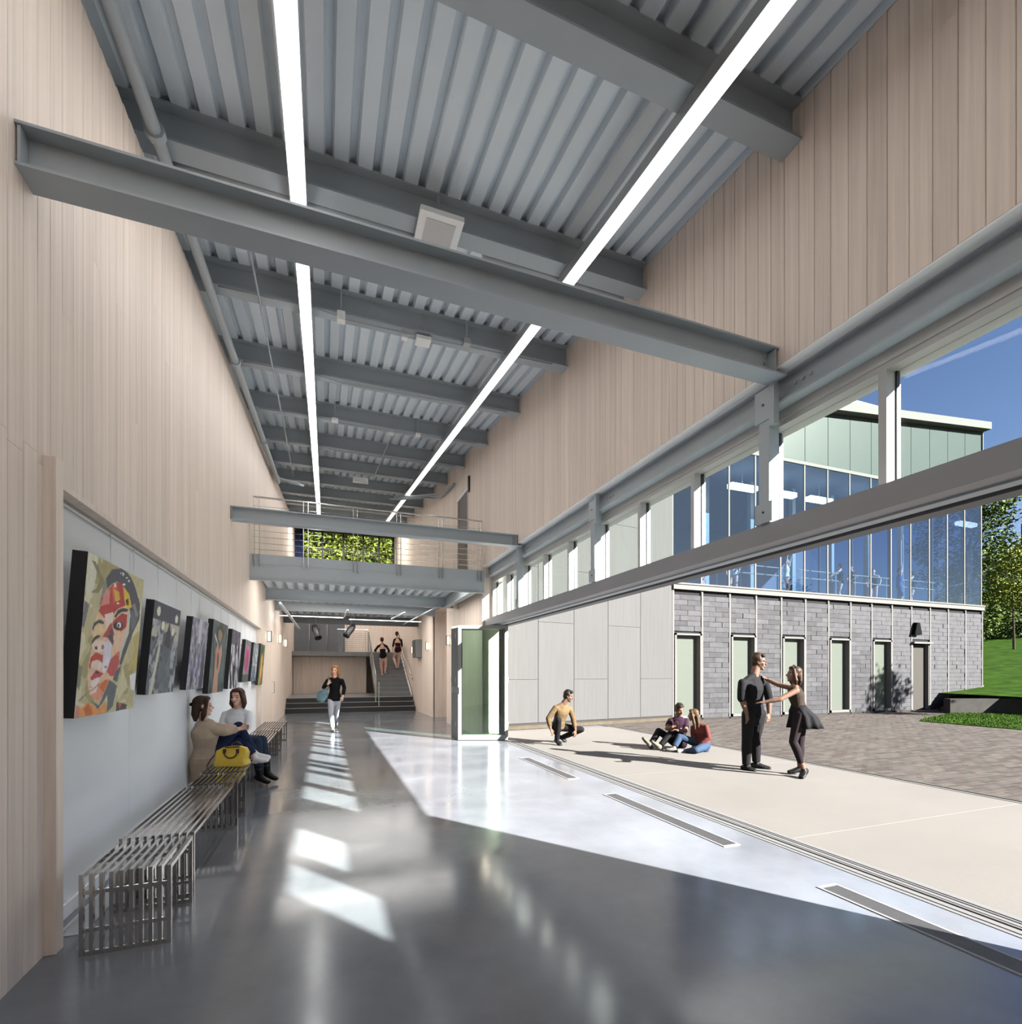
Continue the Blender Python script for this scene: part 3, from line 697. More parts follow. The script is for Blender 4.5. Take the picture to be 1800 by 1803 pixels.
MB().hexa(_sl(0.03,0)+_sl(0.003,0)).build('fill_light_tray', LP, e); MB().hexa(_sl(0.038,0)+_sl(0.03,0)).build('diffuser', mat('stair_fill_glow', (0.9,0.9,0.9), emit=(1.0,0.97,0.92), estr=4.5), e)  # diffuser here is the glowing face of the added fill light
# ---- ceiling speaker, sensors, sign
def ceil_box(name, lab, u, v, z, sx, sy, sz, cat, m=WHITE, face=None):
    c = onZ(u, v, z); e = empty(name, c, lab, cat)
    MB().box(c.x-sx/2, c.x+sx/2, c.y-sy/2, c.y+sy/2, z, z+sz).build('housing', m, e, bevel=0.006)
    if face: MB().box(c.x-sx*0.34, c.x+sx*0.34, c.y-sy*0.34, c.y+sy*0.34, z-0.006, z).build('face', face, e)
    MB().tube([(c.x, c.y, z+sz), (c.x, c.y, zdeck(c.y)-0.01)], 0.012, 6).build('stem', STEEL, e)
ceil_box('ceiling_speaker', 'square white ceiling speaker under the near roof beam', 772, 412, 5.83, 0.42, 0.42, 0.05, 'speaker', WHITE, mat('speaker_grille', (0.55,0.55,0.55), 0.7))
ceil_box('ceiling_sensor', 'small white sensor box left of centre under the ceiling', 601, 567, 6.05, 0.10, 0.10, 0.12, 'sensor')
ceil_box('ceiling_sensor', 'small white sensor box in the middle of the ceiling', 712, 597, 6.10, 0.08, 0.08, 0.08, 'sensor')
ceil_box('ceiling_sensor', 'white square access point box beside the middle sensor', 745, 604, 6.08, 0.20, 0.18, 0.05, 'access point')
ceil_box('ceiling_sensor', 'small round sensor near the right linear light', 822, 608, 6.12, 0.10, 0.10, 0.08, 'sensor', ALU2)
ceil_box('ceiling_sensor', 'small white sensor beside the left linear light, farther back', 590, 743, 6.55, 0.12, 0.12, 0.06, 'sensor')
ceil_box('ceiling_sensor', 'small white sensor at the top of the slanting conduit', 689, 765, 6.62, 0.10, 0.10, 0.08, 'sensor')
ceil_box('ceiling_sensor', 'small white sensor close to the right linear light, farther back', 736, 768, 6.62, 0.10, 0.10, 0.05, 'sensor')
ceil_box('hanging_sign', 'small white rectangular box hanging at the far end of the ceiling', 635, 850, 7.0, 0.42, 0.12, 0.14, 'sign')
# small eye hooks left in the deck soffit
e = None
# ---- dark blue curtain beside the far window
n = 24; vs = []
for i in range(n+1):
    x = WX0 + 0.06 + 0.42*i/n; yy = 27.1 + 0.03*math.sin(i*1.6)
    vs += [(x, yy, 4.4), (x, yy, 8.6)]
o = MB().add(vs, [(2*i, 2*i+2, 2*i+3, 2*i+1) for i in range(n)]).build('curtain', mat('navy_cloth', (0.03,0.05,0.16), 0.8, var=0.2), smooth=True)
sm = o.modifiers.new('thick', 'SOLIDIFY'); sm.thickness = 0.008
tag(o, 'dark blue curtain at the left edge of the far window', 'curtain')
# ================================================================== COURTYARD
te = empty('terrace', (5.8, 5, 0), 'pale concrete terrace outside the wide opening', None, None, 'structure')
JY = [-10, -5.65, -2.65, 0.35, 3.42, 6.4, 9.4]
for a, b in zip(JY, JY[1:]+[12.42]):
    MB().box(4.0, 7.55, a+0.004, b-0.004, -0.15, -0.002).build('slab', TERR, te)
MB().box(3.95, 7.55, -10, 13.4, -0.3, -0.012).build('bed', DARKST, te)
e = empty('kerb_drain', (7.63, 4, 0), 'slot drain and pale kerb between terrace and brick paving', 'drain')
MB().box(7.55, 7.595, -10, 13.2, -0.1, 0.004).build('kerb', TERR, e)
MB().box(7.595, 7.665, -10, 13.2, -0.1, -0.004).build('slot', BLACK, e)
MB().box(7.665, 7.72, -10, 13.2, -0.1, 0.003).build('edge', mat('grey_edge', (0.07,0.068,0.066), 0.7, spec=0.05), e)

# ---- brick paving: individual pavers in one mesh, tone per paver
def attr_mat(name, rough, bscale=12):
    m = bpy.data.materials.new(name); m.use_nodes = True; n = m.node_tree.nodes; l = m.node_tree.links; b = n['Principled BSDF']
    at = n.new('ShaderNodeAttribute'); at.attribute_name = 'tone'; nz = n.new('ShaderNodeTexNoise'); nz.inputs['Scale'].default_value = bscale
    mx = n.new('ShaderNodeMix'); mx.data_type = 'RGBA'; mx.blend_type = 'MULTIPLY'; mx.inputs[0].default_value = 0.35
    tc = n.new('ShaderNodeTexCoord'); l.new(tc.outputs['Object'], nz.inputs['Vector'])
    l.new(at.outputs['Color'], mx.inputs[6]); l.new(nz.outputs['Color'], mx.inputs[7]); l.new(mx.outputs[2], b.inputs['Base Color'])
    b.inputs['Roughness'].default_value = rough; b.inputs['Specular IOR Level'].default_value = 0.05; return m
PAVT = attr_mat('toned_paver', 0.8)
nx, ny = 50, 108; px0, py0 = 7.74, 2.3; lx, ly = 0.30, 0.10
vv = []; ff = []; tone = []
for j in range(ny):
    for i in range(nx):
        x = px0 - 0.015 + (i - (0.5 if j % 2 else 0))*lx; y = py0 + j*ly; xl_ = max(0, 7.722-x); h = 0.002 + 0.003*random.random(); g = 0.004
        if y > 13.2: continue
        b = len(vv)
        vv += [(x+xl_+g, y+g, -0.02), (x+lx-g, y+g, -0.02), (x+lx-g, y+ly-g, -0.02), (x+xl_+g, y+ly-g, -0.02), (x+xl_+g, y+g, h), (x+lx-g, y+g, h), (x+lx-g, y+ly-g, h), (x+xl_+g, y+ly-g, h)]
        fs = [(4,5,6,7),(0,1,5,4),(1,2,6,5),(2,3,7,6),(3,0,4,7)]
        ff += [tuple(b+q for q in f) for f in fs]
        t = 0.72 + 0.5*random.random(); w_ = random.random()*0.05
        tone += [(0.062*t+w_*.2, 0.056*t+w_*0.13, 0.052*t+w_*0.07)]*8
pp = MB().box(7.72, 60, -14, 13.3, -0.3, -0.006).build('paving', PAVER); tag(pp, 'grey brown brick paving of the courtyard', kind='structure')
me = bpy.data.meshes.new('paver_field'); me.from_pydata(vv, [], ff); me.materials.append(PAVT)
ca = me.color_attributes.new('tone', 'FLOAT_COLOR', 'POINT'); ca.data.foreach_set('color', np.c_[np.array(tone), np.ones(len(tone))].astype(np.float32).ravel())
o = bpy.data.objects.new('paver_field', me); link(o, pp, (0, 0, 0)); o['kind'] = 'stuff'

# ---- white panel wall on the far side of the terrace
P0 = Vector((3.98, 12.47, 0)); P1 = Vector((10.44, 13.33, 0)); pd = (P1-P0).normalized(); pn = Vector((pd.y, -pd.x, 0))
def on_panel(u, v):
    d = ray(u, v); o = Vector((0,0,H)); t = (P0-o).dot(pn)/d.dot(pn); return o + d*t
mb = MB(); mb.prism([P0-pn*0.03, P1-pn*0.03, P1-pn*0.4+Vector((0,0.0,0)), P0-pn*0.4], (0, 0, 8.6)); 
wc = mb.build('wall_courtyard', DARKST); tag(wc, 'white grained panel wall closing the terrace', kind='structure')
seams = [P0] + [on_panel(u, 1250) for u in (948, 1011, 1071, 1128)] + [P1]
for k in range(len(seams)-1):
    a, b = Vector((seams[k].x, seams[k].y, 0)), Vector((seams[k+1].x, seams[k+1].y, 0))
    a = a + pd*0.008; b = b - pd*0.008
    cuts = [0.16, 1.34, 4.42, 7.5, 8.55] if k % 2 == 0 else [0.16, 2.92, 5.96, 8.55]
    for za, zb in zip(cuts[:-1], cuts[1:]):
        MB().prism([a+Vector((0,0,za+0.004)), b+Vector((0,0,za+0.004)), b-pn*0.03+Vector((0,0,za+0.004)), a-pn*0.03+Vector((0,0,za+0.004))], (0, 0, zb-za-0.008)).build('panel', PANELM, wc)
MB().prism([P0+pn*0.01, P1+pn*0.01, P1-pn*0.03, P0-pn*0.03], (0, 0, 0.10)).build('plinth', mat('ochre_plinth', (0.05, 0.042, 0.03), 0.7, var=0.2, spec=0.05), wc)
MB().prism([P0+pn*0.012+Vector((0,0,.10)), P1+pn*0.012+Vector((0,0,.10)), P1-pn*0.03+Vector((0,0,.10)), P0-pn*0.03+Vector((0,0,.10))], (0, 0, 0.055)).build('flashing', mat('dark_flashing', (0.02,0.018,0.016), 0.6, spec=0.1), wc)

# ---- studio building: slate below, glass above
YS = 13.35; BW = 1.153; BX = [10.47 + BW*i for i in range(15)]; XE = BX[14]
sb = empty('studio_building', (18, 14, 0), 'slate and glass dance studio wing across the courtyard', 'building')
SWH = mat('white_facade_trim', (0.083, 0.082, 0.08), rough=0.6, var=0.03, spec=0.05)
# shell (reveals cut for windows)
def solid(x0, x1, z0, z1): MB().box(x0, x1, YS+0.03, YS+0.35, z0, z1).build('wall_core', mat('slate_joint', (0.015,0.015,0.016), 0.8, spec=0.02), sb)
WIN = (0, 2, 4, 6, 8); DOOR = 10
for i in range(14):
    if i in WIN: solid(BX[i], BX[i+1], 2.80, 4.2); solid(BX[i], BX[i]+0.06, 0, 2.8); solid(BX[i+1]-0.06, BX[i+1], 0, 2.8)
    elif i == DOOR: solid(BX[i], BX[i+1], 2.75, 4.2)
    else: solid(BX[i], BX[i+1], 0, 4.2)
sl_me = {}
def slate_mesh(wd):
    k = round(wd, 3)
    if k not in sl_me:
        m = MB(); c = 0.006
        m.prism([(0.004, 0, 0.003), (wd-0.004, 0, 0.003), (wd-0.004, 0, 0.163), (0.004, 0, 0.163)], (0, 0.028, 0)); sl_me[k] = unit_mesh(m, 'slate', SLATE)
    return sl_me[k]
nsl = 0; rest = MB(); RH = 0.168
for i in range(14):
    lo = BX[i]+0.038; hi = BX[i+1]-0.038; W_ = hi-lo
    for r in range(25):
        z = 0.02 + r*RH
        if z + RH > 4.21: continue
        if i in WIN and z < 2.82: continue
        if i == DOOR and z < 2.78: continue
        pat = ((0.5, 0.5), (0.22, 0.53, 0.25))[r % 2] if i % 2 == 0 else ((0.24, 0.5, 0.26), (0.48, 0.52))[r % 2]
        x = lo
        for f in pat:
            wd = W_*f
            zmin = max(0, 0.315*(x-23.6))
            jy = 0.022*random.random()
            if z > zmin - 0.05:
                if nsl < 300:
                    o = inst(slate_mesh(wd), 'slate', (x, YS-jy, z), sb, None, (0.02*random.random()-0.01, 0.012*(random.random()-0.5), 0)); nsl += 1
                else:
                    rest.box(x+0.004, x+wd-0.004, YS-jy, YS-jy+0.028, z+0.003, z+0.163)
            x += wd
o = rest.build('slate_field', SLATE, sb); o['kind'] = 'stuff'
for i in range(15):
    z0 = max(0.0, 0.315*(BX[i]-23.6)); z1 = 4.2
    MB().box(BX[i]-0.032, BX[i]+0.032, YS-0.030, YS+0.03, z0, z1).build('batten', SWH, sb)
MB().box(BX[0]-0.03, XE+0.04, YS-0.09, YS+0.35, 4.21, 4.42).build('ledge', SWH, sb)
MB().box(BX[0]-0.03, XE+0.04, YS-0.12, YS-0.09, 4.37, 4.42).build('ledge_lip', SWH, sb)
MB().box(BX[0], 23.6, YS-0.03, YS+0.03, -0.01, 0.05).build('base_flashing', mat('dark_flashing', (0.12,0.105,0.09)), sb)
MB().bar((23.5, YS-0.03, 0.0), (26.66, YS-0.03, 0.97), 0.06, 0.05, up=(0,1,0)).build('rake_trim', SWH, sb)
for i in WIN:
    x0, x1 = BX[i]+0.04, BX[i+1]-0.04; z0, z1 = 0.06, 2.80
    f = MB(); f.box(x0, x0+0.07, YS-0.06, YS+0.30, z0, z1); f.box(x1-0.07, x1, YS-0.06, YS+0.30, z0, z1); f.box(x0, x1, YS-0.06, YS+0.30, z1-0.06, z1); f.box(x0, x1, YS-0.06, YS+0.30, z0, z0+0.09)
    w_ = f.build('window', SWH, sb)
    MB().box(x0+0.07, x1-0.07, YS+0.13, YS+0.16, z0+0.09, z1-0.06).build('pane', FROST, w_)
i = DOOR; x0, x1 = BX[i]+0.05, BX[i+1]-0.05
d = MB().box(x0+0.05, x1-0.05, YS+0.12, YS+0.17, 0.03, 2.66).build('door', DOORM, sb)
MB().tube([(x0+0.13, YS+0.12, 1.05), (x0+0.13, YS+0.06, 1.05), (x0+0.25, YS+0.06, 1.05)], 0.012, 6).build('lever', STAINLESS, d)
for a, b in ((x0, x0+0.05), (x1-0.05, x1)): MB().box(a, b, YS-0.02, YS+0.2, 0, 2.72).build('door_jamb', SWH, sb)
MB().box(x0-0.06, x1+0.06, YS-0.14, YS+0.2, 2.70, 2.77).build('door_canopy', SWH, sb)
MB().box(x0-0.1, x1+0.3, YS-0.35, YS+0.1, -0.01, 0.03).build('door_sill', SWH, sb)
# glazing
ZG0, ZG1 = 4.42, 9.02
def zeave(x): return 11.33 + 0.092*(x-16.8)
for i in range(14):
    MB().box(BX[i]+0.03, BX[i+1]-0.03, YS+0.02, YS+0.03, ZG0, ZG1).build('glass_pane', GLASSB, sb)
    xa, xb = BX[i]+0.012, BX[i+1]-0.012
    MB().prism([(xa, YS, ZG1+0.13), (xb, YS, ZG1+0.13), (xb, YS, zeave(xb)-0.33), (xa, YS, zeave(xa)-0.33)], (0, 0.06, 0)).build('spandrel_panel', SPAND, sb)
for i in range(15):
    MB().box(BX[i]-0.03, BX[i]+0.03, YS+0.008, YS+0.05, ZG0, ZG1).build('mullion', SWH, sb)
MB().box(BX[0], XE+0.03, YS-0.01, YS+0.05, ZG1, ZG1+0.12).build('transom', SWH, sb)
MB().box(BX[0], XE, YS+0.06, YS+0.10, ZG1, 11.9).build('spandrel_backing', BLACK, sb)
MB().box(XE-0.02, XE+0.03, YS-0.05, YS+0.06, ZG1, zeave(XE)-0.33).build('corner_post', SWH, sb)
xa, xb = 9.8, 26.72
MB().hexa([(xa,13.05,zeave(xa)-.30),(xb,13.05,zeave(xb)-.30),(xb,24,zeave(xb)-.30),(xa,24,zeave(xa)-.30),(xa,13.05,zeave(xa)),(xb,13.05,zeave(xb)),(xb,24,zeave(xb)),(xa,24,zeave(xa))]).build('roof', SWH, sb)
# room behind the glass
RM = mat('studio_interior', (0.09,0.10,0.13), 0.7, var=0.05); 
MB().box(BX[0], XE, YS+0.36, 22, 4.0, 4.40).build('studio_floor', mat('studio_floor', (0.25,0.22,0.2), 0.3), sb)
MB().box(BX[0]-0.1, XE, 22, 22.2, 0, 11.2).build('back_wall', RM, sb)
MB().box(BX[0]-0.12, BX[0]-0.02, YS+0.03, 22, 0, 10.4).build('side_wall', RM, sb)
MB().box(BX[0], XE, YS+0.12, 22, 9.2, 9.4).build('studio_ceiling', RM, sb)
MB().box(BX[0], XE, YS+0.34, 22, 0, 0.1).build('lower_floor', DARKST, sb)
MB().box(XE-0.05, XE, YS+0.08, 22, 0.9, 4.4).build('end_wall', SLATE, sb)
MB().box(XE-0.02, XE-0.01, YS+0.08, 22, 4.42, 9.2).build('end_glass', GLASSB, sb)
for k in range(4):
    MB().box(XE-0.06, XE, 15.2+k*1.9, 15.3+k*1.9, 4.42, 9.2).build('end_mullion', SWH, sb)
for k in range(7):
    x = 11.6 + k*2.25
    MB().box(x-0.09, x+0.09, 15.6, 15.78, 4.4, 9.2).build('column', mat('pale_column', (0.25,0.255,0.25), 0.5), sb)
for k in range(6):
    x = 14.2+k*2.0
    o = MB().box(x, x+1.25, 14.7, 14.95, 8.45, 8.62).build('studio_light', mat('studio_light', (0.8,0.8,0.8), emit=(1,1,0.97), estr=3.0))
    tag(o, 'white hanging strip light in the studio, %s from the panel wall' % ORD[k], 'light', 'studio strip lights')
    bm_ = MB().tube([(x+0.6, 14.82, 8.62), (x+0.6, 14.82, 9.2)], 0.012, 6).build('hanger', ALU, o)
OAKB = mat('pale_oak_bar', (0.35,0.29,0.2), 0.4)
for k in range(5):
    x0 = 11.2 + k*3.0
    e = empty('ballet_barre', (x0+1.1, 14.45, 4.4), 'portable double ballet barre behind the studio glass, %s from the panel wall' % ORD[k], 'barre', 'ballet barres')
    for z in (5.22, 5.52): MB().tube([(x0, 14.45, z), (x0+2.2, 14.45, z)], 0.022, 8).build('bar', OAKB, e)
    for xx in (x0+0.15, x0+2.05):
        MB().tube([(xx, 14.45, 4.42), (xx, 14.45, 5.54)], 0.016, 8).build('upright', ALU, e)
        MB().box(xx-0.03, xx+0.03, 14.2, 14.7, 4.40, 4.425).build('foot', ALU, e)
# wall lamp over the grey door
c = onY(1612, 1108, YS-0.05)
e = empty('wall_lamp', c, 'black shielded lamp over the beige courtyard door', 'lamp')
MB().prism([(c.x-0.22, YS-0.02, c.z-0.22), (c.x+0.22, YS-0.02, c.z-0.22), (c.x+0.08, YS-0.02, c.z+0.26), (c.x-0.08, YS-0.02, c.z+0.26)], (0, -0.16, 0)).build('shade', mat('matt_black_lamp', (0.003,0.003,0.0033), 0.8, spec=0.03), e, bevel=0.02)
MB().box(c.x-0.12, c.x+0.12, YS-0.15, YS-0.05, c.z-0.235, c.z-0.22).build('lens', FROST, e)
MB().box(c.x-0.06, c.x+0.06, YS-0.03, YS, c.z-0.1, c.z+0.1).build('bracket', BLACK, e)

# ---- lawn, retaining wall, verge
nx_, ny_ = 46, 40; vs = []; 
def zl_(x, y): return max(0.0, 0.50 + 0.115*((x-22)*0.85 + (y-12)*0.35) + 0.06*math.sin(x*0.7+y*0.4)) - 0.02
for j in range(ny_+1):
    for i in range(nx_+1):
        x = 23.7 + 44*(i/nx_)**1.3; y = 9.0 + 56*(j/ny_)**1.2; vs.append((x, y, zl_(x, y)))
fs = [(j*(nx_+1)+i, j*(nx_+1)+i+1, (j+1)*(nx_+1)+i+1, (j+1)*(nx_+1)+i) for j in range(ny_) for i in range(nx_)
      if not (vs[j*(nx_+1)+i][0] < XE-0.05 and vs[j*(nx_+1)+i][1] > 13.3)]
o = MB().add(vs, fs).build('lawn', GRASS, smooth=True); tag(o, 'sloping green lawn rising beside the studio building', kind='structure')
# ground beyond, so that nothing floats
o = MB().box(-60, 110, 13.3, 110, -0.6, -0.05).build('ground', GRASS); tag(o, 'green ground beyond the buildings', kind='structure')
o = MB().box(7.7, 110, -70, -14, -0.6, -0.05).build('ground_near', GRASS); tag(o, 'green ground on the far near side of the courtyard', kind='structure')
o = MB().box(60, 110, -14, 13.3, -0.6, -0.05).build('ground_side', GRASS); tag(o, 'green ground to the right of the courtyard', kind='structure')
RW = mat('board_marked_concrete', (0.03,0.029,0.027), 0.8, spec=0.05, var=0.2, scale=3, bump=0.1, bscale=12)
R0 = Vector((21.9, 11.95, 0)); R1 = Vector((30.5, 8.6, 0)); rd = (R1-R0).normalized(); rn = Vector((-rd.y, rd.x, 0))
e = empty('retaining_wall', (R0+R1)/2, 'low grey concrete retaining wall in front of the lawn', 'wall')
for k in range(3):
    a = R0.lerp(R1, k/3)+rd*0.004; b = R0.lerp(R1, (k+1)/3)-rd*0.004
    MB().prism([a, b, b+rn*0.3, a+rn*0.3], (0, 0, 0.56)).build('block', RW, e)
o = MB().hexa([(22.05,12.15,0),(23.7,12.0,0),(25.5,13.28,0),(23.6,13.25,0),(22.05,12.15,0.10),(23.7,12.0,0.5),(25.5,13.28,0.62),(23.6,13.25,0.12)]).build('ramp_kerb', RW); tag(o, 'small sloping concrete kerb between the slate wall and the retaining wall', 'kerb')
o = MB().prism([(22.3,12.3,0),(R1.x,R1.y+0.4,0),(32,13,0),(26.6,13.3,0),(24.2,13.2,0)], (0,0,0.5)).build('lawn_shelf', GRASS); tag(o, 'grass shelf behind the retaining wall', kind='structure')
poly = [(17.5,10.35,-0.005),(18.6,10.9,-0.005),(20.2,11.35,-0.005),(22.0,11.95,-0.005),(30.5,8.6,-0.005),(30.5,2,-0.005),(17.0,2,-0.005),(17.3,6.5,-0.005),(17.35,8.4,-0.005)]
o = MB().prism(poly, (0,0,0.03)).build('verge', GRASS); tag(o, 'bright green grass verge in front of the retaining wall', kind='structure')
# grass blades on the verge and the near lawn
def inpoly(x, y, P):
    c = False; j = len(P)-1
    for i in range(len(P)):
        if (P[i][1] > y) != (P[j][1] > y) and x < (P[j][0]-P[i][0])*(y-P[i][1])/(P[j][1]-P[i][1])+P[i][0]: c = not c
        j = i
    return c
vv = []; ff = []
n = 0
while n < 16000:
    x = 17.2+random.random()*8; y = 6.5+random.random()*5.5
    if not inpoly(x, y, poly): continue
    n += 1; h = 0.025+0.03*random.random(); a = random.random()*6.283; dx, dy = 0.012*math.cos(a), 0.012*math.sin(a); lx_, ly_ = 0.03*(random.random()-.5), 0.03*(random.random()-.5)
    b = len(vv); vv += [(x-dx,y-dy,0.02),(x+dx,y+dy,0.02),(x+lx_,y+ly_,0.02+h)]; ff.append((b,b+1,b+2))
me = bpy.data.meshes.new('grass_blades'); me.from_pydata(vv, [], ff); me.materials.append(BLADE)
o = bpy.data.objects.new('grass_blades', me); link(o); tag(o, 'short grass blades on the verge before the retaining wall', 'grass', None, 'stuff')

# ---- trees
def leaves(blobs, n, size, mats, parent, seed, shell=0.55):
    r = np.random.RandomState(seed); B = np.array([(b[0],b[1],b[2],b[3],b[4],b[5]) for b in blobs]); vol = np.prod(B[:,3:6], 1)**(2/3); pr = vol/vol.sum()
    idx = r.choice(len(B), n, p=pr); d = r.normal(size=(n,3)); d /= np.linalg.norm(d,axis=1)[:,None]
    rad = (shell + (1-shell)*r.rand(n))[:,None]
    # clumps: jitter towards a smaller set of twig centres
    c = B[idx,:3] + d*rad*B[idx,3:6]
    tw = c[r.choice(n, max(8, n//28))]
    k = r.choice(len(tw), n); mixv = r.rand(n) < 0.75
    c = np.where(mixv[:,None], tw[k] + r.normal(size=(n,3))*size*1.9, c)
    a = r.normal(size=(n,3)); a /= np.linalg.norm(a,axis=1)[:,None]; a[:,2] *= 0.6
    bb = np.cross(a, r.normal(size=(n,3))); bb /= np.linalg.norm(bb,axis=1)[:,None]+1e-9
    s = size*(0.6+0.8*r.rand(n))[:,None]
    P = np.stack([c-a*s, c+bb*s*0.45, c+a*s, c-bb*s*0.45], 1).reshape(-1,3)
    me = bpy.data.meshes.new('foliage'); me.vertices.add(4*n); me.vertices.foreach_set('co', P.astype(np.float32).ravel())
    me.loops.add(4*n); me.loops.foreach_set('vertex_index', np.arange(4*n)); me.polygons.add(n)
    me.polygons.foreach_set('loop_start', np.arange(0,4*n,4)); me.polygons.foreach_set('loop_total', np.full(n,4))
    for m in mats: me.materials.append(m)
    me.polygons.foreach_set('material_index', (r.rand(n)*len(mats)).astype(int)); me.update(calc_edges=True)
    o = bpy.data.objects.new('foliage', me); return link(o, parent, (0,0,0))
def tree(base, h, blobs, n, size, mats, label, seed, tr=0.16, grp='trees'):
    base = Vector(base); e = empty('tree', base, label, 'tree', grp)
    r = random.Random(seed); top = base+Vector((0.02*h*r.uniform(-1,1), 0.02*h, h))
    t = MB(); t.tube([base+Vector((0,0,-0.1)), base.lerp(top,0.4)+Vector((0.05*r.uniform(-1,1)*h*.3,0,0)), top], [tr, tr*0.7, tr*0.2], 8)
    for b in blobs:
        s_ = base.lerp(top, r.uniform(0.3, 0.75)); t.tube([s_, s_.lerp(Vector(b[:3]),0.6)+Vector((0,0,0.2)), Vector(b[:3])], [tr*0.4, tr*0.25, tr*0.08], 6)
    t.build('trunk', BARK, e)
    leaves(blobs, n, size, mats, e, seed); return e
def gz(p): return Vector((p.x, p.y, zl_(p.x, p.y) if (p.x > 23.7 and p.y > 9) else -0.05))
def blob(u, v, dpt, rx, rz, ry=None): p = atD(u, v, dpt); return (p.x, p.y, p.z, rx, ry or rx, rz)
D1 = 44
tree(gz(atD(1700,1150,D1)), 13, [blob(1690,960,D1,3.6,4.6), blob(1735,1010,D1,2.6,3.4), blob(1752,905,D1-3,1.7,1.0), blob(1738,880,D1-3,2.0,1.2), blob(1700,1080,D1,3.5,2.5)], 15000, 0.15, [LEAF1, LEAF2, LEAF1], 'tall dark green tree directly behind the corner of the studio building', 11, 0.3)
tree(gz(atD(1805,1150,50)), 11, [blob(1800,1020,50,3.6,3.6), blob(1850,990,50,4.2,4.2), blob(1775,1060,50,2.6,2.6), blob(1830,1080,50,4,2.5)], 15000, 0.16, [LEAF1, LEAF2, LEAF3], 'broad mid green tree at the right edge behind the lawn', 12, 0.3)
tree(gz(atD(1786,1140,36)), 7.2, [blob(1778,1015,36,1.5,1.7), blob(1795,1050,36,1.3,1.3), blob(1765,1045,36,0.9,1.0), blob(1790,985,36,1.1,1.1)], 4200, 0.11, [LEAF3, LEAF1, LEAF3], 'young yellow green tree with a thin pale trunk on the lawn', 13, 0.08)
tree(gz(atD(1760,1140,47)), 5, [blob(1750,1105,47,2.6,1.8), blob(1790,1115,47,2.6,1.4), blob(1830,1110,47,2.6,1.8)], 7000, 0.15, [LEAF2, LEAF2, LEAF1], 'low dark bushy tree along the top of the lawn', 14, 0.12)
for k, (x, y, hh, lab) in enumerate(((-4.5, 37, 12, 'sunlit yellow green tree behind the left of the far window'), (1.0, 35.5, 12.5, 'sunlit yellow green tree behind the middle of the far window'), (5.8, 36.5, 12, 'sunlit yellow green tree behind the right of the far window'), (10.5, 38, 12, 'sunlit yellow green tree behind the far window, rightmost'))):
    tree((x, y, -0.05), hh, [(x, y, hh*0.62, 3.0, 2.4, 3.4), (x-1.6, y-0.4, hh*0.85, 2.2, 2.0, 2.4), (x+1.7, y-0.5, hh*0.80, 2.2, 2.0, 2.6), (x, y, hh*1.02, 2.0, 1.8, 2.0), (x+0.5, y-0.8, hh*0.42, 2.4, 1.8, 1.8)], 20000, 0.125, [LEAF3, LEAF1, LEAF3, LEAF3], lab, 30+k, 0.22, 'trees behind the far window')
for k, (x, lab) in enumerate(((-8, 'dark green background tree far behind the left of the far window'), (-1.5, 'dark green background tree far behind the middle of the far window'), (5, 'dark green background tree far behind the right of the far window'), (12, 'dark green background tree far behind the far window, rightmost'))):
    tree((x, 43, -0.05), 15, [(x, 43, 9, 4, 3, 5), (x-2, 42.5, 13, 3, 2.5, 3), (x+2.2, 42.5, 12.5, 3, 2.5, 3.2), (x, 43, 15.5, 2.6, 2.2, 2.4), (x, 42, 5, 4, 2.5, 3)], 12000, 0.2, [LEAF1, LEAF2], lab, 70+k, 0.3, 'trees behind the far window')
# trees on the near side of the courtyard, seen mirrored in the studio glass and throwing dappled shade
tree((26.75, 3.9, -0.05), 7.4, [(26.7, 4.0, 6.3, 0.9, 0.9, 0.7), (27.3, 4.2, 5.9, 0.6, 0.6, 0.5), (26.2, 3.7, 5.5, 0.7, 0.7, 0.5)], 1400, 0.11, [LEAF1, LEAF2], 'slender young tree beside the verge throwing shade on the slate wall', 41, 0.06, 'courtyard trees')
for k, (x, y, hh, lab) in enumerate(((22, -33, 12.5, 'tall tree on the near side of the courtyard, leftmost'), (24, -26, 11, 'tree on the near side of the courtyard, second from the left'), (32, -22, 9.5, 'tree on the near side of the courtyard, third from the left'), (41, -27, 12, 'tree on the near side of the courtyard, fourth from the left'), (50, -20, 10, 'tree on the near side of the courtyard, rightmost'))):
    tree((x, y, -0.05), hh, [(x, y, hh*0.65, 2.4, 2.4, 2.6), (x-1.0, y+1.0, hh*0.92, 0.5, 0.5, 0.6), (x+1.8, y, hh*0.7, 1.8, 1.8, 1.8), (x-2.0, y, hh*0.5, 1.8, 1.8, 1.6)], 4500, 0.2, [LEAF1, LEAF2], lab, 50+k, 0.25, 'courtyard trees')
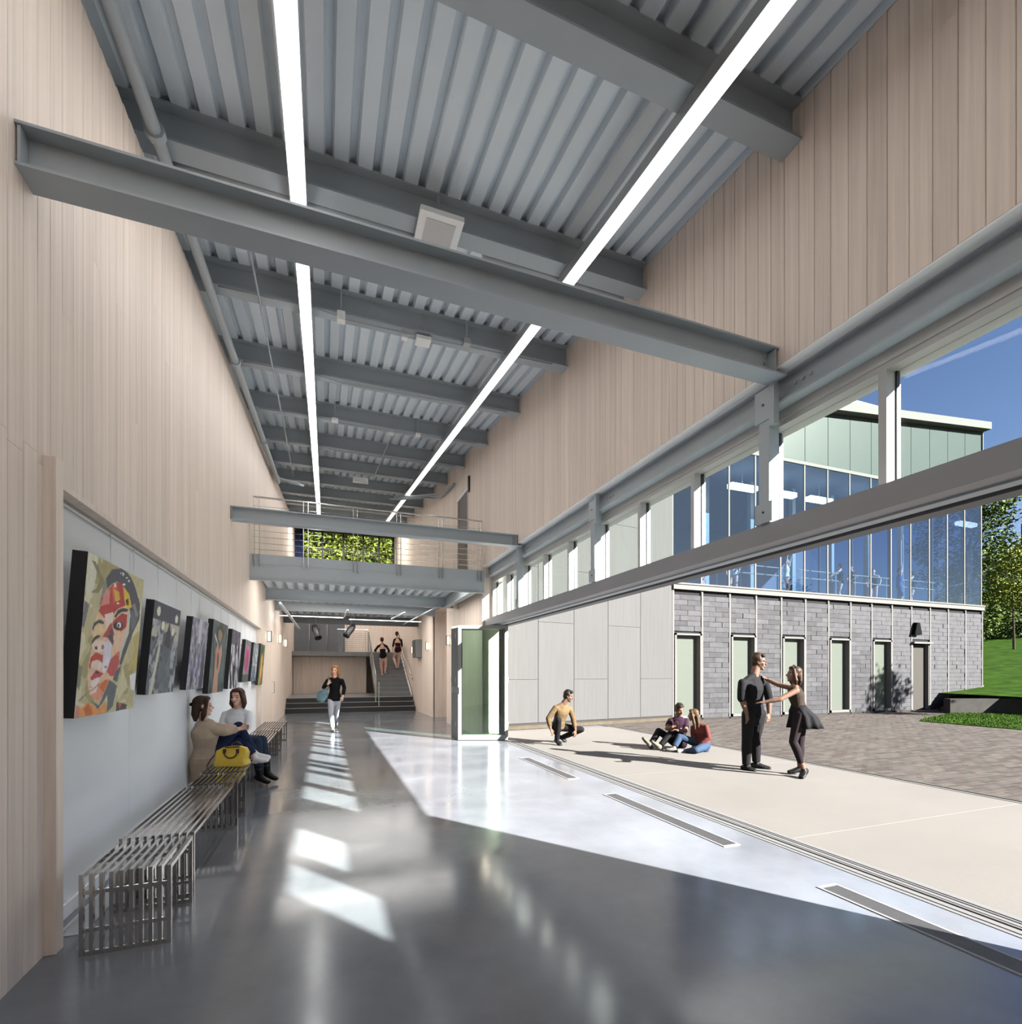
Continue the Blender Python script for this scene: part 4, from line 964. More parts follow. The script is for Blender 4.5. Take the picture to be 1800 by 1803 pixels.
# ================================================================== GALLERY WALL
def homography(src, dst):
    A = []; b = []
    for (x, y), (u, v) in zip(src, dst):
        A += [[x, y, 1, 0, 0, 0, -u*x, -u*y], [0, 0, 0, x, y, 1, -v*x, -v*y]]; b += [u, v]
    h = np.linalg.solve(np.array(A, float), np.array(b, float)); return np.append(h, 1).reshape(3, 3)
def vnoise(u, v, fu, fv, seed, octv=3):
    r = np.random.RandomState(seed); out_ = np.zeros_like(u); amp = 1; tot = 0
    for _ in range(octv):
        n = 64; g = r.rand(n, n); x = (u*fu) % n; y = (v*fv) % n
        i = x.astype(int) % n; j = y.astype(int) % n; fx = x-np.floor(x); fy = y-np.floor(y); fx = fx*fx*(3-2*fx); fy = fy*fy*(3-2*fy)
        i2 = (i+1) % n; j2 = (j+1) % n
        out_ += amp*((g[i,j]*(1-fx)+g[i2,j]*fx)*(1-fy)+(g[i,j2]*(1-fx)+g[i2,j2]*fx)*fy); tot += amp; amp *= 0.5; fu *= 2; fv *= 2
    return out_/tot
class Paint:
    def __init__(s, X, Y, c): s.X = X; s.Y = Y; s.C = np.tile(np.array(c, float), (X.size, 1))
    def put(s, m, c, a=1.0): s.C[m] = s.C[m]*(1-a) + np.array(c, float)*a
    def poly(s, P, c, a=1.0):
        m = np.zeros(s.X.size, bool); j = len(P)-1
        for i in range(len(P)):
            (xi, yi), (xj, yj) = P[i], P[j]
            if yi != yj: m ^= ((yi > s.Y) != (yj > s.Y)) & (s.X < (xj-xi)*(s.Y-yi)/(yj-yi)+xi)
            j = i
        s.put(m, c, a)
    def ell(s, cx, cy, rx, ry, c, a=1.0): s.put(((s.X-cx)/rx)**2+((s.Y-cy)/ry)**2 < 1, c, a)
CANV = bpy.data.materials.new('painted_canvas'); CANV.use_nodes = True
_n = CANV.node_tree.nodes; _a = _n.new('ShaderNodeAttribute'); _a.attribute_name = 'paint'; _b = _n['Principled BSDF']; _b.inputs['Roughness'].default_value = 0.5
_w = _n.new('ShaderNodeTexNoise'); _w.inputs['Scale'].default_value = 90; _bp = _n.new('ShaderNodeBump'); _bp.inputs['Strength'].default_value = 0.15; _bp.inputs['Distance'].default_value = 0.003
CANV.node_tree.links.new(_w.outputs['Fac'], _bp.inputs['Height']); CANV.node_tree.links.new(_bp.outputs[0], _b.inputs['Normal'])
CANV.node_tree.links.new(_a.outputs['Color'], _b.inputs['Base Color'])

def paint_portrait(U, V):
    # drawing laid out in the units of a traced sketch
    Hm = homography([(0,1),(1,1),(1,0),(0,0)], [(325,245),(840,490),(760,1635),(190,1720)])
    w_ = Hm[2,0]*U+Hm[2,1]*V+Hm[2,2]; X = (Hm[0,0]*U+Hm[0,1]*V+Hm[0,2])/w_; Y = (Hm[1,0]*U+Hm[1,1]*V+Hm[1,2])/w_
    X = X + 10*(vnoise(U,V,9,9,3)-0.5); Y = Y + 14*(vnoise(U,V,9,9,4)-0.5)
    p = Paint(X, Y, (206,196,152)); n1 = vnoise(U,V,5,7,5); p.put(n1 > 0.6, (228,220,186)); p.put(n1 < 0.38, (178,166,118))
    for P, c in (
     ([(325,245),(420,300),(385,560),(300,640)], (230,226,205)), ([(360,320),(430,480),(400,560),(350,600),(420,600),(480,500),(395,330)], (150,140,105)),
     ([(290,660),(335,700),(285,900),(262,880)], (122,122,132)), ([(740,980),(800,930),(790,1290),(700,1290),(760,1100)], (203,184,116)),
     ([(720,1330),(788,1305),(765,1480),(740,1560)], (240,240,242)), ([(650,1250),(705,1440),(600,1560),(620,1400)], (220,212,172)), ([(720,1450),(770,1480),(750,1620),(690,1560)], (196,186,140)),
     ([(230,1220),(270,1250),(240,1460),(215,1430)], (140,140,118)),
     ([(480,490),(500,500),(440,730),(420,720)], (140,145,150)),
     ([(488,470),(540,395),(640,388),(722,470),(772,590),(808,700),(802,830),(750,935),(700,1080),(640,1235),(606,1240),(660,1080),(702,960),(722,800),(702,700),(642,560),(600,500),(540,520),(500,560)], (84,84,97)),
     ([(720,760),(800,760),(760,900),(730,930)], (112,112,122)), ([(735,700),(760,690),(790,800),(770,810)], (150,150,158)),
     ([(428,720),(470,600),(540,530),(620,508),(672,600),(702,740),(704,880),(682,960),(645,1100),(610,1250),(560,1370),(505,1420),(480,1500),(420,1570),(335,1500),(318,1400),(322,1250),(350,1130),(380,1020),(356,920),(400,820)], (240,202,168)),
     ([(450,640),(540,530),(620,505),(664,580),(694,700),(600,742),(540,802),(480,822),(424,762)], (198,62,58)),
     ([(470,602),(532,560),(522,690),(438,712)], (233,146,136)), ([(540,540),(600,520),(590,620),(560,700)], (222,96,86)),
     ([(560,560),(612,590),(622,662),(578,672)], (236,192,62)), ([(648,540),(702,610),(734,722),(688,742),(660,650)], (240,206,62)), ([(672,660),(700,650),(705,700),(685,710)], (60,50,40)),
     ([(700,740),(716,760),(690,960),(640,1150),(600,1300),(580,1290),(640,1090),(690,900)], (205,215,212)),
     ([(480,792),(562,762),(542,900),(522,962),(490,932)], (246,226,214)),
     ([(545,862),(570,830),(640,780),(692,790),(682,900),(640,932),(588,922)], (188,58,54)),
     ([(455,986),(540,850),(572,962),(520,992)], (198,78,70)), ([(520,930),(556,900),(560,1000),(530,980)], (110,80,100)),
     ([(362,902),(378,852),(430,830),(472,850),(466,876),(420,862),(386,886),(370,934)], (72,68,78)),
     ([(568,802),(600,752),(650,732),(702,744),(692,762),(640,768),(602,792),(580,818)], (58,58,74)),
     ([(390,890),(450,876),(470,940),(420,975),(380,960)], (244,214,160)),
     ([(358,1032),(380,985),(420,962),(442,980),(400,1002),(370,1044)], (70,64,74)), ([(498,982),(540,958),(572,1030),(560,1062),(530,1012)], (84,78,98)),
     ([(600,960),(662,960),(642,1110),(580,1112),(560,1040)], (245,206,180)),
     ([(345,1172),(400,1118),(472,1150),(460,1212),(380,1222),(328,1272)], (206,68,64)),
     ([(540,1180),(612,1118),(622,1200),(590,1332),(540,1342),(500,1300)], (202,84,84)), ([(590,1150),(622,1110),(626,1170)], (238,120,60)),
     ([(338,1430),(430,1402),(522,1360),(500,1440),(440,1562),(358,1532)], (236,158,128)), ([(340,1440),(420,1410),(400,1480),(350,1500)], (250,222,205)), ([(430,1432),(480,1370),(522,1380),(470,1482)], (232,118,58)),
     ([(528,1370),(602,1420),(560,1622),(500,1672),(512,1500),(420,1642),(346,1556),(430,1602)], (102,110,118)),
     ([(420,1642),(502,1568),(500,1672),(400,1692),(300,1702),(205,1716),(240,1640),(330,1570)], (245,162,84)), ([(330,1580),(370,1680),(300,1700),(280,1640)], (216,110,60)), ([(210,1600),(260,1620),(240,1710),(192,1718)], (226,150,130)),
     ([(642,1238),(602,1392),(560,1370),(592,1288)], (94,104,114)), ([(600,1572),(702,1602),(690,1642),(588,1662)], (84,78,90)), ([(610,1580),(650,1590),(630,1640)], (226,96,50))): p.poly(P, c)
    p.ell(606,886,47,36,(44,38,48)); p.ell(614,880,21,24,(240,238,240)); p.ell(608,884,10,14,(60,50,50))
    p.ell(430,1062,68,56,(249,227,208)); p.ell(402,1080,13,17,(92,40,46)); p.ell(462,1070,14,22,(170,120,160))
    p.poly([(500,1010),(546,1040),(540,1180),(480,1312),(454,1280),(470,1130)], (236,233,246)); p.ell(488,1252,12,10,(170,80,110))
    p.ell(402,1232,52,42,(248,226,211)); p.poly([(345,1342),(400,1280),(472,1310),(440,1342),(390,1352),(350,1372)], (200,66,84)); p.ell(412,1302,18,13,(86,30,40))
    p.poly([(345,1372),(440,1346),(430,1392),(380,1432),(345,1422)], (251,232,232))
    for q in ((650,440,9,14),(682,472,12,7),(655,528,14,10),(628,432,6,9),(700,500,8,12),(600,690,12,9),(575,535,10,18)): p.ell(*q, (238,238,238))
    for a, b in (((430,1410),(300,1500)),((300,1500),(240,1560))):
        for t in np.linspace(0,1,14): p.ell(a[0]+(b[0]-a[0])*t, a[1]+(b[1]-a[1])*t, 5, 6, (150,120,110))
    return p.C*(0.93+0.14*vnoise(U,V,26,20,8)[:,None])
def streak(U, V, cols, seed, fu=6, fv=3, sk=0.5):
    a = vnoise(U+V*sk, V, fu, fv, seed, 4); b = vnoise(U-V*sk*0.6, V, fu*1.7, fv*1.3, seed+1, 4)
    cols = np.array(cols, float); t = np.clip((0.6*a+0.4*b-0.28)/0.44, 0, 0.999)*(len(cols)-1); i = t.astype(int); f = (t-i)[:,None]; f = np.clip((f-0.3)/0.4,0,1)
    return cols[i]*(1-f)+cols[np.minimum(i+1,len(cols)-1)]*f
def mk(base):
    def fn(U, V):
        p = Paint(U, V, (0,0,0)); base(p, U, V); return p.C
    return fn
def pa_dots(p, U, V):
    p.C[:] = streak(U,V,[(52,56,66),(112,118,130),(80,84,98),(176,180,186),(96,100,112)],21,5,5)
    p.put(V > 0.80, (74,78,98)); p.put((V > 0.62)&(V < 0.80)&(vnoise(U,V,4,4,2) > 0.4), (196,194,180)); p.poly([(0.45,0.55),(0.6,0.85),(0.7,0.6),(0.62,0.3),(0.5,0.4)], (60,58,72))
    p.poly([(0.2,0.0),(0.34,0.5),(0.3,0.6),(0.1,0.0)], (206,210,190)); p.poly([(0.4,0),(0.45,0.55),(0.75,0.5),(0.8,0)], (98,112,122), 0.8)
    for c in ((0.17,0.90),(0.85,0.88),(0.36,0.76),(0.75,0.72)): p.ell(*c, 0.06, 0.05, (236,234,210))
def pa_violet(p, U, V):
    p.C[:] = streak(U,V,[(66,64,84),(128,122,140),(186,184,196),(96,98,118),(160,156,150)],31,8,2.5,0.7); p.put((U > 0.4)&(U < 0.58)&(V > 0.65), (206,206,222)); p.poly([(0.7,0),(0.78,0.5),(0.95,0.5),(0.95,0)], (72,74,96)); p.put((vnoise(U,V,9,3,5) > 0.68), (70,84,150), 0.7)
def pa_figure(p, U, V):
    p.C[:] = streak(U,V,[(44,60,62),(92,112,116),(56,74,70),(120,134,132)],41,7,2,0.2)
    p.poly([(0.25,0),(0.3,0.3),(0.28,0.6),(0.38,0.72),(0.5,0.6),(0.62,0.7),(0.72,0.58),(0.62,0.3),(0.55,0.25),(0.6,0)], (206,160,140)); p.poly([(0.3,0.5),(0.42,0.7),(0.45,0.5),(0.36,0.42)], (222,120,110)); p.ell(0.5,0.83,0.13,0.1,(170,132,104)); p.poly([(0.3,0.9),(0.5,1.0),(0.75,0.9),(0.7,0.82),(0.5,0.9)], (52,62,44)); p.poly([(0.15,0.78),(0.36,0.68),(0.36,0.71),(0.15,0.82)], (226,232,236)); p.ell(0.46,0.45,0.06,0.12,(60,66,68))
def pa_camo(p, U, V):
    a = vnoise(U+0.4*V,V,9,6,51,3); p.C[:] = (176,176,192); p.put(a > 0.52, (66,66,80)); p.put(a > 0.60, (20,20,28)); p.put(a < 0.36, (232,232,238)); p.put((V > 0.75)&(a < 0.5), (96,90,110))
def pa_pink(p, U, V):
    p.C[:] = streak(U,V,[(120,120,128),(150,152,158),(96,98,104)],61,4,4); p.ell(0.5,0.56,0.32,0.34,(206,62,130)); p.ell(0.52,0.5,0.2,0.2,(168,70,120)); p.ell(0.5,0.82,0.15,0.05,(236,130,180)); p.put((V < 0.18), (84,92,88))
def pa_grey(p, U, V): p.C[:] = streak(U,V,[(74,84,96),(140,150,158),(202,206,208),(104,116,126)],71,3,4); p.put((V < 0.4)&(vnoise(U,V,5,5,9) > 0.45), (92,104,122))
def pa_green(p, U, V):
    p.C[:] = streak(U,V,[(120,150,70),(60,84,56),(170,180,90)],81,5,3); p.poly([(0.25,0.05),(0.3,0.7),(0.5,0.8),(0.7,0.6),(0.65,0.1)], (226,150,74)); p.ell(0.5,0.88,0.22,0.1,(54,72,52)); p.poly([(0.45,0.15),(0.5,0.5),(0.6,0.5),(0.6,0.15)], (246,196,130)); p.poly([(0.5,0),(0.55,0.2),(0.7,0.2),(0.7,0)], (140,70,80))
PX0, PX1 = -1.452, -1.385
PAINT = [
 (3.60,4.56,1.245,2.215,0.075,paint_portrait,(120,170),'large canvas of a fractured red and yellow face, nearest the viewer'),
 (4.88,5.68,1.33,2.11,0.06,mk(pa_dots),(70,70),'slate blue canvas with pale round dots, second from the viewer'),
 (6.16,6.93,1.33,2.11,0.06,mk(pa_violet),(60,60),'violet grey streaked canvas between the dotted canvas and the figure canvas'),
 (7.22,8.21,1.25,2.19,0.06,mk(pa_figure),(60,60),'dark green canvas with a pale figure hugging itself'),
 (8.60,9.38,1.27,2.18,0.06,mk(pa_camo),(50,50),'black and white mottled canvas'),
 (9.97,10.69,1.35,2.11,0.06,mk(pa_pink),(40,40),'grey canvas with a bright pink oval'),
 (11.05,11.85,1.35,2.12,0.06,mk(pa_grey),(36,36),'plain blue grey canvas between the pink and the green ones'),
 (12.20,13.0,1.25,2.16,0.06,mk(pa_green),(36,36),'green and orange canvas, farthest from the viewer')]
rail = empty('picture_rail', (-1.48, 8, 2.53), 'white picture rail with hanging rods along the gallery wall', 'picture rail')
MB().box(-1.50, -1.482, REC0+0.01, REC1, 2.505, 2.54).build('track', WHITE, rail); MB().box(-1.482, -1.476, REC0+0.01, REC1, 2.505, 2.512).build('track_lip', ALU2, rail)
MB().box(-1.482, -1.476, REC0+0.01, REC1, 2.532, 2.54).build('track_lip', ALU, rail)
for y0, y1, z0, z1, th, fn, (nu, nv), lab in PAINT:
    up = Vector((PX1-PX0, 0, z1-z0)); L = up.length; up.normalize(); nrm = Vector((up.z, 0, -up.x))
    o0 = Vector((PX0+0.02, y0, z0)); e = empty('painting', (PX0, (y0+y1)/2, z0), lab, 'painting', 'paintings on the gallery wall')
    W_ = y1-y0; b = MB(); a0 = o0; a1 = o0+Vector((0,W_,0)); q = nrm*th
    b.hexa([a0, a0+q*0.98, a1+q*0.98, a1, a0+up*L, a0+up*L+q*0.98, a1+up*L+q*0.98, a1+up*L]); b.build('stretcher', mat('black_canvas_edge', (0.012,0.011,0.013), 0.7, var=0.1), e)
    U, V = np.meshgrid(np.linspace(0,1,nu+1), np.linspace(0,1,nv+1)); U = U.ravel(); V = V.ravel()
    C = np.clip(fn(U, V), 0, 255)/255; C = np.where(C <= 0.04045, C/12.92, ((C+0.055)/1.055)**2.4)*0.92
    P = np.array(o0+q)[None] + np.outer(U, [0,W_,0]) + np.outer(V, np.array(up)*L)
    me = bpy.data.meshes.new('picture'); k = nu+1
    me.from_pydata((P-np.array((PX0, (y0+y1)/2, z0))).tolist(), [], [(j*k+i, j*k+i+1, (j+1)*k+i+1, (j+1)*k+i) for j in range(nv) for i in range(nu)])
    ca = me.color_attributes.new('paint', 'FLOAT_COLOR', 'POINT'); ca.data.foreach_set('color', np.c_[C, np.ones(len(C))].astype(np.float32).ravel()); me.materials.append(CANV)
    link(bpy.data.objects.new('picture', me), e, (PX0, (y0+y1)/2, z0))
    for yy in (y0+0.10, y1-0.06):
        MB().tube([(-1.478, yy, 2.53), (-1.478, yy, z0+0.25)], 0.0035, 6).build('rod', WHITE, rail)
        MB().box(-1.481, -1.470, yy-0.012, yy+0.012, z1-0.09, z1-0.06).build('hook', ALU2, rail)

# ---- slat benches
CH2 = mat('smoked_polished_steel', (0.58, 0.565, 0.55), rough=0.12, metal=1.0, var=0.04)
def bench(xa, xb, y0, y1, rot, lab):
    L = y1-y0; W_ = xb-xa; c = Vector(((xa+xb)/2, (y0+y1)/2, 0)); e = empty('slat_bench', c, lab, 'bench', 'slat benches along the gallery wall'); e.rotation_euler.z = rot
    n = 10; bw = 0.019; bt = 0.024; hh = 0.435; sp = (W_-bw)/(n-1)
    m = MB(); m.box(-bw/2, bw/2, -L/2, L/2, hh-bt, hh); m.box(-bw/2, bw/2, -L/2, -L/2+bt, 0.0, hh-bt); m.box(-bw/2, bw/2, L/2-bt, L/2, 0.0, hh-bt)
    me = unit_mesh(m, 'slat', CH2)
    for k in range(n):
        o = bpy.data.objects.new('slat', me); col.objects.link(o); o.parent = e; o.location = (-W_/2+bw/2+k*sp, 0, 0)
    for yy in (-L/2+0.004, L/2-bt+0.004):
        for z0, z1 in ((0.0, 0.024), (0.125, 0.145), (0.325, 0.345)):
            mm = MB().box(-W_/2+bw, W_/2-bw, yy, yy+bt-0.008, z0, z1).mesh('crossbar', (0,0,0)); mm.materials.append(CH2)
            o = bpy.data.objects.new('crossbar', mm); col.objects.link(o); o.parent = e
for a in ((-1.225,-0.81,3.29,3.84,0.02,'short polished slat bench nearest the viewer'), (-1.245,-0.825,3.92,5.50,0.0,'long polished slat bench, second in the row from the viewer'), (-1.225,-0.805,5.58,6.12,0.0,'short polished slat bench between the two nearest long benches'),
          (-1.25,-0.83,6.20,7.80,0.0,'long polished slat bench that the two seated women share'), (-1.24,-0.82,7.90,8.45,0.0,'short polished slat bench just behind the seated women'), (-1.25,-0.82,8.53,10.1,0.0,'long polished slat bench behind the seated women'),
          (-1.24,-0.80,10.2,10.75,0.0,'short polished slat bench second to last in the row'), (-1.25,-0.80,10.83,12.4,0.0,'long polished slat bench farthest along the gallery wall')): bench(*a)

# ---- yellow handbag on the bench
c = onZ(409, 1348, 0.437); ba = empty('handbag', c, 'yellow leather handbag with dark brown handles on the bench', 'handbag')
YEL = mat('yellow_leather', (0.62, 0.42, 0.03), rough=0.42, var=0.12, scale=9, bump=0.1); BRL = mat('brown_leather', (0.05,0.02,0.015), rough=0.45)
rt = Vector((CS, -SN, 0)); fw_ = Vector((SN, CS, 0)); up = Vector((0,0,1))
prof = [(-0.178,0),(0.17,0),(0.185,0.025),(0.165,0.08),(0.185,0.15),(0.165,0.205),(0.10,0.225),(0.0,0.225),(-0.10,0.21),(-0.165,0.175),(-0.17,0.13),(-0.16,0.08),(-0.175,0.03)]
vs = []; 
for k, (dp, sc_) in enumerate(((-0.085,0.93),(-0.07,1.0),(0.07,1.0),(0.085,0.93))):
    for x, z in prof:
        tz = 1-0.75*max(0,(z/0.235))**1.5 if abs(dp) > 0 else 1
        vs.append(c + rt*(x*sc_) + fw_*(dp*tz) + up*(z*(0.99 if sc_ < 1 else 1)+0.002))
n = len(prof); fs = [tuple(range(n)), tuple(range(3*n,4*n))[::-1]]
for k in range(3):
    for i in range(n): fs.append((k*n+i, k*n+(i+1)%n, (k+1)*n+(i+1)%n, (k+1)*n+i))
o = MB().add(vs, fs).build('body', YEL, ba, smooth=True, bevel=0.008)
for s_ in (-1, 1):
    pts = [c + rt*(0.075*math.cos(t)+0.02) + fw_*(s_*0.055) + up*(0.175+ (0.09 if s_ > 0 else -0.075)*math.sin(t)) for t in np.linspace(0, math.pi, 12)]
    if s_ < 0: pts = [p - fw_*0.02 for p in pts]
    MB().tube(pts, 0.008, 8).build('handle', BRL, ba, smooth=True)
for xx in (-0.055, 0.095): 
    p_ = c+rt*xx-fw_*0.062+up*0.175; MB().box(p_.x-0.016,p_.x+0.016,p_.y-0.012,p_.y+0.008,p_.z-0.02,p_.z+0.025).build('tab', BRL, ba)
MB().bar(c+rt*-0.06+up*0.214-fw_*0.03, c+rt*0.10+up*0.224-fw_*0.03, 0.02, 0.012).build('zip', BRL, ba)
MB().tube([c+rt*-0.195+up*0.13, c+rt*-0.235+up*0.07+fw_*-0.03, c+rt*-0.25+up*0.015+fw_*-0.06, c+rt*-0.23+up*0.008+fw_*-0.1], 0.008, 6).build('strap', BRL, ba, smooth=True)
# ================================================================== PEOPLE
JOBS = []
class Vol:
    """collects closed rounded lofts; remeshed later into one continuous skin"""
    def __init__(s): s.mb = MB()
    def loft(s, st, lat, n=14, f0=False, f1=False):
        P = [Vector(q[0]) for q in st]; m = len(P); rings = []
        D = [(P[min(i+1,m-1)]-P[max(i-1,0)]).normalized() for i in range(m)]
        lats = lat if isinstance(lat, list) else [lat]*m
        def ring(p, d, rx, ry, lt):
            a = lt - d*lt.dot(d)
            if a.length < 1e-4: a = d.orthogonal()
            a.normalize(); b = d.cross(a)
            return [p + a*(rx*math.cos(2*math.pi*k/n)) + b*(ry*math.sin(2*math.pi*k/n)) for k in range(n)]
        r0 = min(st[0][1], st[0][2]); r1 = min(st[-1][1], st[-1][2])
        for f, g in (() if f0 else ((0.95, 0.3), (0.75, 0.66), (0.4, 0.92))): rings.append(ring(P[0]-D[0]*(r0*f), D[0], st[0][1]*g, st[0][2]*g, lats[0]))
        for i in range(m): rings.append(ring(P[i], D[i], st[i][1], st[i][2], lats[i]))
        for f, g in (() if f1 else ((0.4, 0.92), (0.75, 0.66), (0.95, 0.3))): rings.append(ring(P[-1]+D[-1]*(r1*f), D[-1], st[-1][1]*g, st[-1][2]*g, lats[-1]))
        vs = [q for r in rings for q in r]; fs = []; R = len(rings)
        for i in range(R-1):
            for k in range(n): fs.append((i*n+k, i*n+(k+1)%n, (i+1)*n+(k+1)%n, (i+1)*n+k))
        fs.append(tuple(range(n))[::-1]); fs.append(tuple(range((R-1)*n, R*n)))
        s.mb.add(vs, fs); return s
    def cap(s, p, q, r0, r1, f1=False): 
        p = Vector(p); q = Vector(q)
        if (q-p).length < 1e-4: q = p + Vector((0,0,1e-3))
        lt = (q-p).orthogonal(); return s.loft([(p, r0, r0), (q, r1, r1)], lt, 12, False, f1)
    def ell(s, c, r, rot=None): s.mb.ell(c, r, 14, 10, rot); return s
    def out(s, name, mats, parent, voxel, smooth=2, post=None):
        o = s.mb.build(name, mats, parent, smooth=True)
        md = o.modifiers.new('r', 'REMESH'); md.mode = 'VOXEL'; md.voxel_size = voxel; md.use_smooth_shade = True
        sm = o.modifiers.new('s', 'SMOOTH'); sm.factor = 0.5; sm.iterations = smooth
        JOBS.append((o, post)); return o
def flush_jobs():
    dg = bpy.context.evaluated_depsgraph_get(); new = []
    for o, post in JOBS:
        new.append(bpy.data.meshes.new_from_object(o.evaluated_get(dg), depsgraph=dg))
    for (o, post), me in zip(JOBS, new):
        o.modifiers.clear(); o.data = me
        me.polygons.foreach_set('use_smooth', [True]*len(me.polygons))
        if post: post(o, me)
    JOBS.clear()
SK1 = mat('skin_light', (0.62, 0.38, 0.28), rough=0.5, var=0.05, scale=12)
SK3 = mat('skin_sun_darkened', (0.098, 0.056, 0.039), rough=0.6, spec=0.15, var=0.05, scale=12)  # skin copy darkened to offset the strong sun on people outdoors
SK2 = mat('skin_tan_sun_darkened', (0.075, 0.043, 0.029), rough=0.6, spec=0.15, var=0.05, scale=12)  # tan skin, also darkened to offset the strong sun outdoors
EYEW = mat('eye_white', (0.2,0.195,0.19), rough=0.2); EYED = mat('eye_dark', (0.02,0.015,0.012), rough=0.2); LIP = mat('lips_sun_darkened', (0.14,0.045,0.04), rough=0.4)
LIP1 = mat('lips_indoor', (0.46,0.17,0.15), rough=0.45)  # lighter lip copy for people indoors; the other is darkened for the sun
def hairm(nm, c): return mat(nm, c, rough=0.5, spec=0.15, var=0.35, scale=7, stretch=(9,9,1.4), bump=0.25)
def cloth(nm, c, var=0.12, rough=0.8, **k): return mat(nm, c, rough=rough, var=var, scale=6, bump=0.35, bscale=7, spec=0.1, **k)
TT = [(-0.20,0.085,0.075),(-0.08,0.145,0.108),(0.05,0.165,0.118),(0.2,0.150,0.108),(0.38,0.128,0.098),(0.55,0.140,0.106),(0.72,0.158,0.114),(0.88,0.165,0.100),(0.98,0.120,0.075)]
TF = [(-0.20,0.085,0.078),(-0.08,0.155,0.112),(0.05,0.170,0.118),(0.2,0.145,0.102),(0.38,0.112,0.088),(0.55,0.122,0.098),(0.72,0.140,0.116),(0.88,0.142,0.092),(0.98,0.10,0.07)]
def tor(tab, t):
    for (a, ax, ay), (b, bx, by) in zip(tab[:-1], tab[1:]):
        if t <= b: f = max(0, (t-a)/(b-a)); return ax+(bx-ax)*f, ay+(by-ay)*f
    return tab[-1][1], tab[-1][2]
class Person:
    def __init__(s, J, label, scale=1.0, fem=False, face=None, headup=None, skin=None, voxel=0.0075, hands=True, curl=0.35, barefoot=False, brow=None, tilt=None, headscale=1.0):
        s.J = J = {k: Vector(v) for k, v in J.items()}; s.s = scale; s.tab = TF if fem else TT; s.vx = voxel; s.hs = scale*headscale
        base = min([J['aL'], J['aR'], J.get('oL', J['aL']), J.get('oR', J['aR']), (J['hL']+J['hR'])/2], key=lambda p: p.z); pv = (J['hL']+J['hR'])/2
        s.root = empty('person', (pv.x, pv.y, base.z-0.05), label, 'person')
        s.pv = pv; s.sh = (J['sL']+J['sR'])/2; s.up = (s.sh-pv).normalized()
        s.latS = (J['sR']-J['sL']).normalized(); s.latH = (J['hR']-J['hL']).normalized(); s.skin = skin or SK1; s.fem = fem
        s.face = Vector(face).normalized() if face is not None else s.up.cross(s.latS).normalized()
        hu = Vector(headup).normalized() if headup is not None else Vector((0,0,1))
        hu = (hu - s.face*hu.dot(s.face)).normalized(); s.R = Matrix((s.face.cross(hu), s.face, hu)).transposed(); s.hc = J['head']
        s.curl = curl; v = Vol(); s.torso(v, 0.0, -0.2, 0.98); s.limbs(v, 0.0); s.head(v)
        if hands: s.hands(v)
        s.feet(v, 0.0)
        mats = [s.skin, EYEW, EYED, LIP if s.skin is not SK1 else LIP1, brow or BRL]
        def post(o, me, s=s):
            n = len(me.polygons); c = np.zeros(n*3, np.float32); me.polygons.foreach_get('center', c); c = c.reshape(-1,3) + np.array(WLOC[o.name]); R = np.array(s.R)
            q = (c-np.array(s.hc)) @ R/s.hs; ax = np.abs(q[:,0]); mi = np.zeros(n, np.int32); fr = q[:,1] > 0.055
            e = fr & (np.abs(q[:,2]-0.001) < 0.0065) & (np.abs(ax-0.033) < 0.016); mi[e] = 1; mi[e & (np.abs(ax-0.033) < 0.0075)] = 2
            mi[fr & (np.abs(q[:,2]-0.027) < 0.0038) & (ax > 0.016) & (ax < 0.050)] = 4
            mi[(q[:,1] > 0.078) & (np.abs(q[:,2]+0.058) < 0.0085) & (ax < 0.026)] = 3
            me.polygons.foreach_set('material_index', mi)
        s.body = v.out('body', mats, s.root, voxel, 2, post)
    def tp(s, t): return s.pv + (s.sh-s.pv)*t
    def torso(s, v, inf, t0, t1, n=9, flare=0.0, tabmul=1.0, f0=False):
        st = []; la = []
        for k in range(n):
            t = t0+(t1-t0)*k/(n-1); rx, ry = tor(s.tab, t); fl = flare*max(0, (0.35-t))
            st.append((s.tp(t), rx*s.s*tabmul+inf+fl, ry*s.s*tabmul+inf+fl)); la.append(s.latH.lerp(s.latS, min(1, max(0, t))))
        v.loft(st, la, 18, f0)
    def arm(s, v, side, inf, upto=2.0, r=(0.056,0.043,0.029)):
        J = s.J; a, e, w_ = J['s'+side], J['e'+side], J['w'+side]; k = s.s*(0.88 if s.fem else 1.0)
        ins = s.tp(0.84); fl = inf > 0.001; iw = inf*0.55
        a2 = a - s.up*(0.028*k); a = a2
        v.cap(ins.lerp(a, 0.5), a, 0.062*k+iw, 0.052*k+iw)
        nk = s.tp(1.0).lerp(s.J['neck'], 0.8); v.cap(nk, a.lerp(ins, 0.10)+s.up*0.004*k, 0.050*k+iw*0.5, 0.045*k+iw)
        if upto <= 1: v.cap(a, a.lerp(e, upto), 0.052*k+iw, (0.052+(r[1]-0.052)*upto)*k+inf, fl)
        else:
            v.cap(a, a.lerp(e,0.5), 0.052*k+iw, 0.048*k+inf); v.cap(a.lerp(e,0.5), e, 0.048*k+inf, r[1]*k+inf); f = upto-1
            v.cap(e, e.lerp(w_, f*0.45), r[1]*k+inf, 0.042*k+inf); v.cap(e.lerp(w_, f*0.45), e.lerp(w_, f), 0.042*k+inf, (r[1]+(r[2]-r[1])*f)*k+inf, fl)
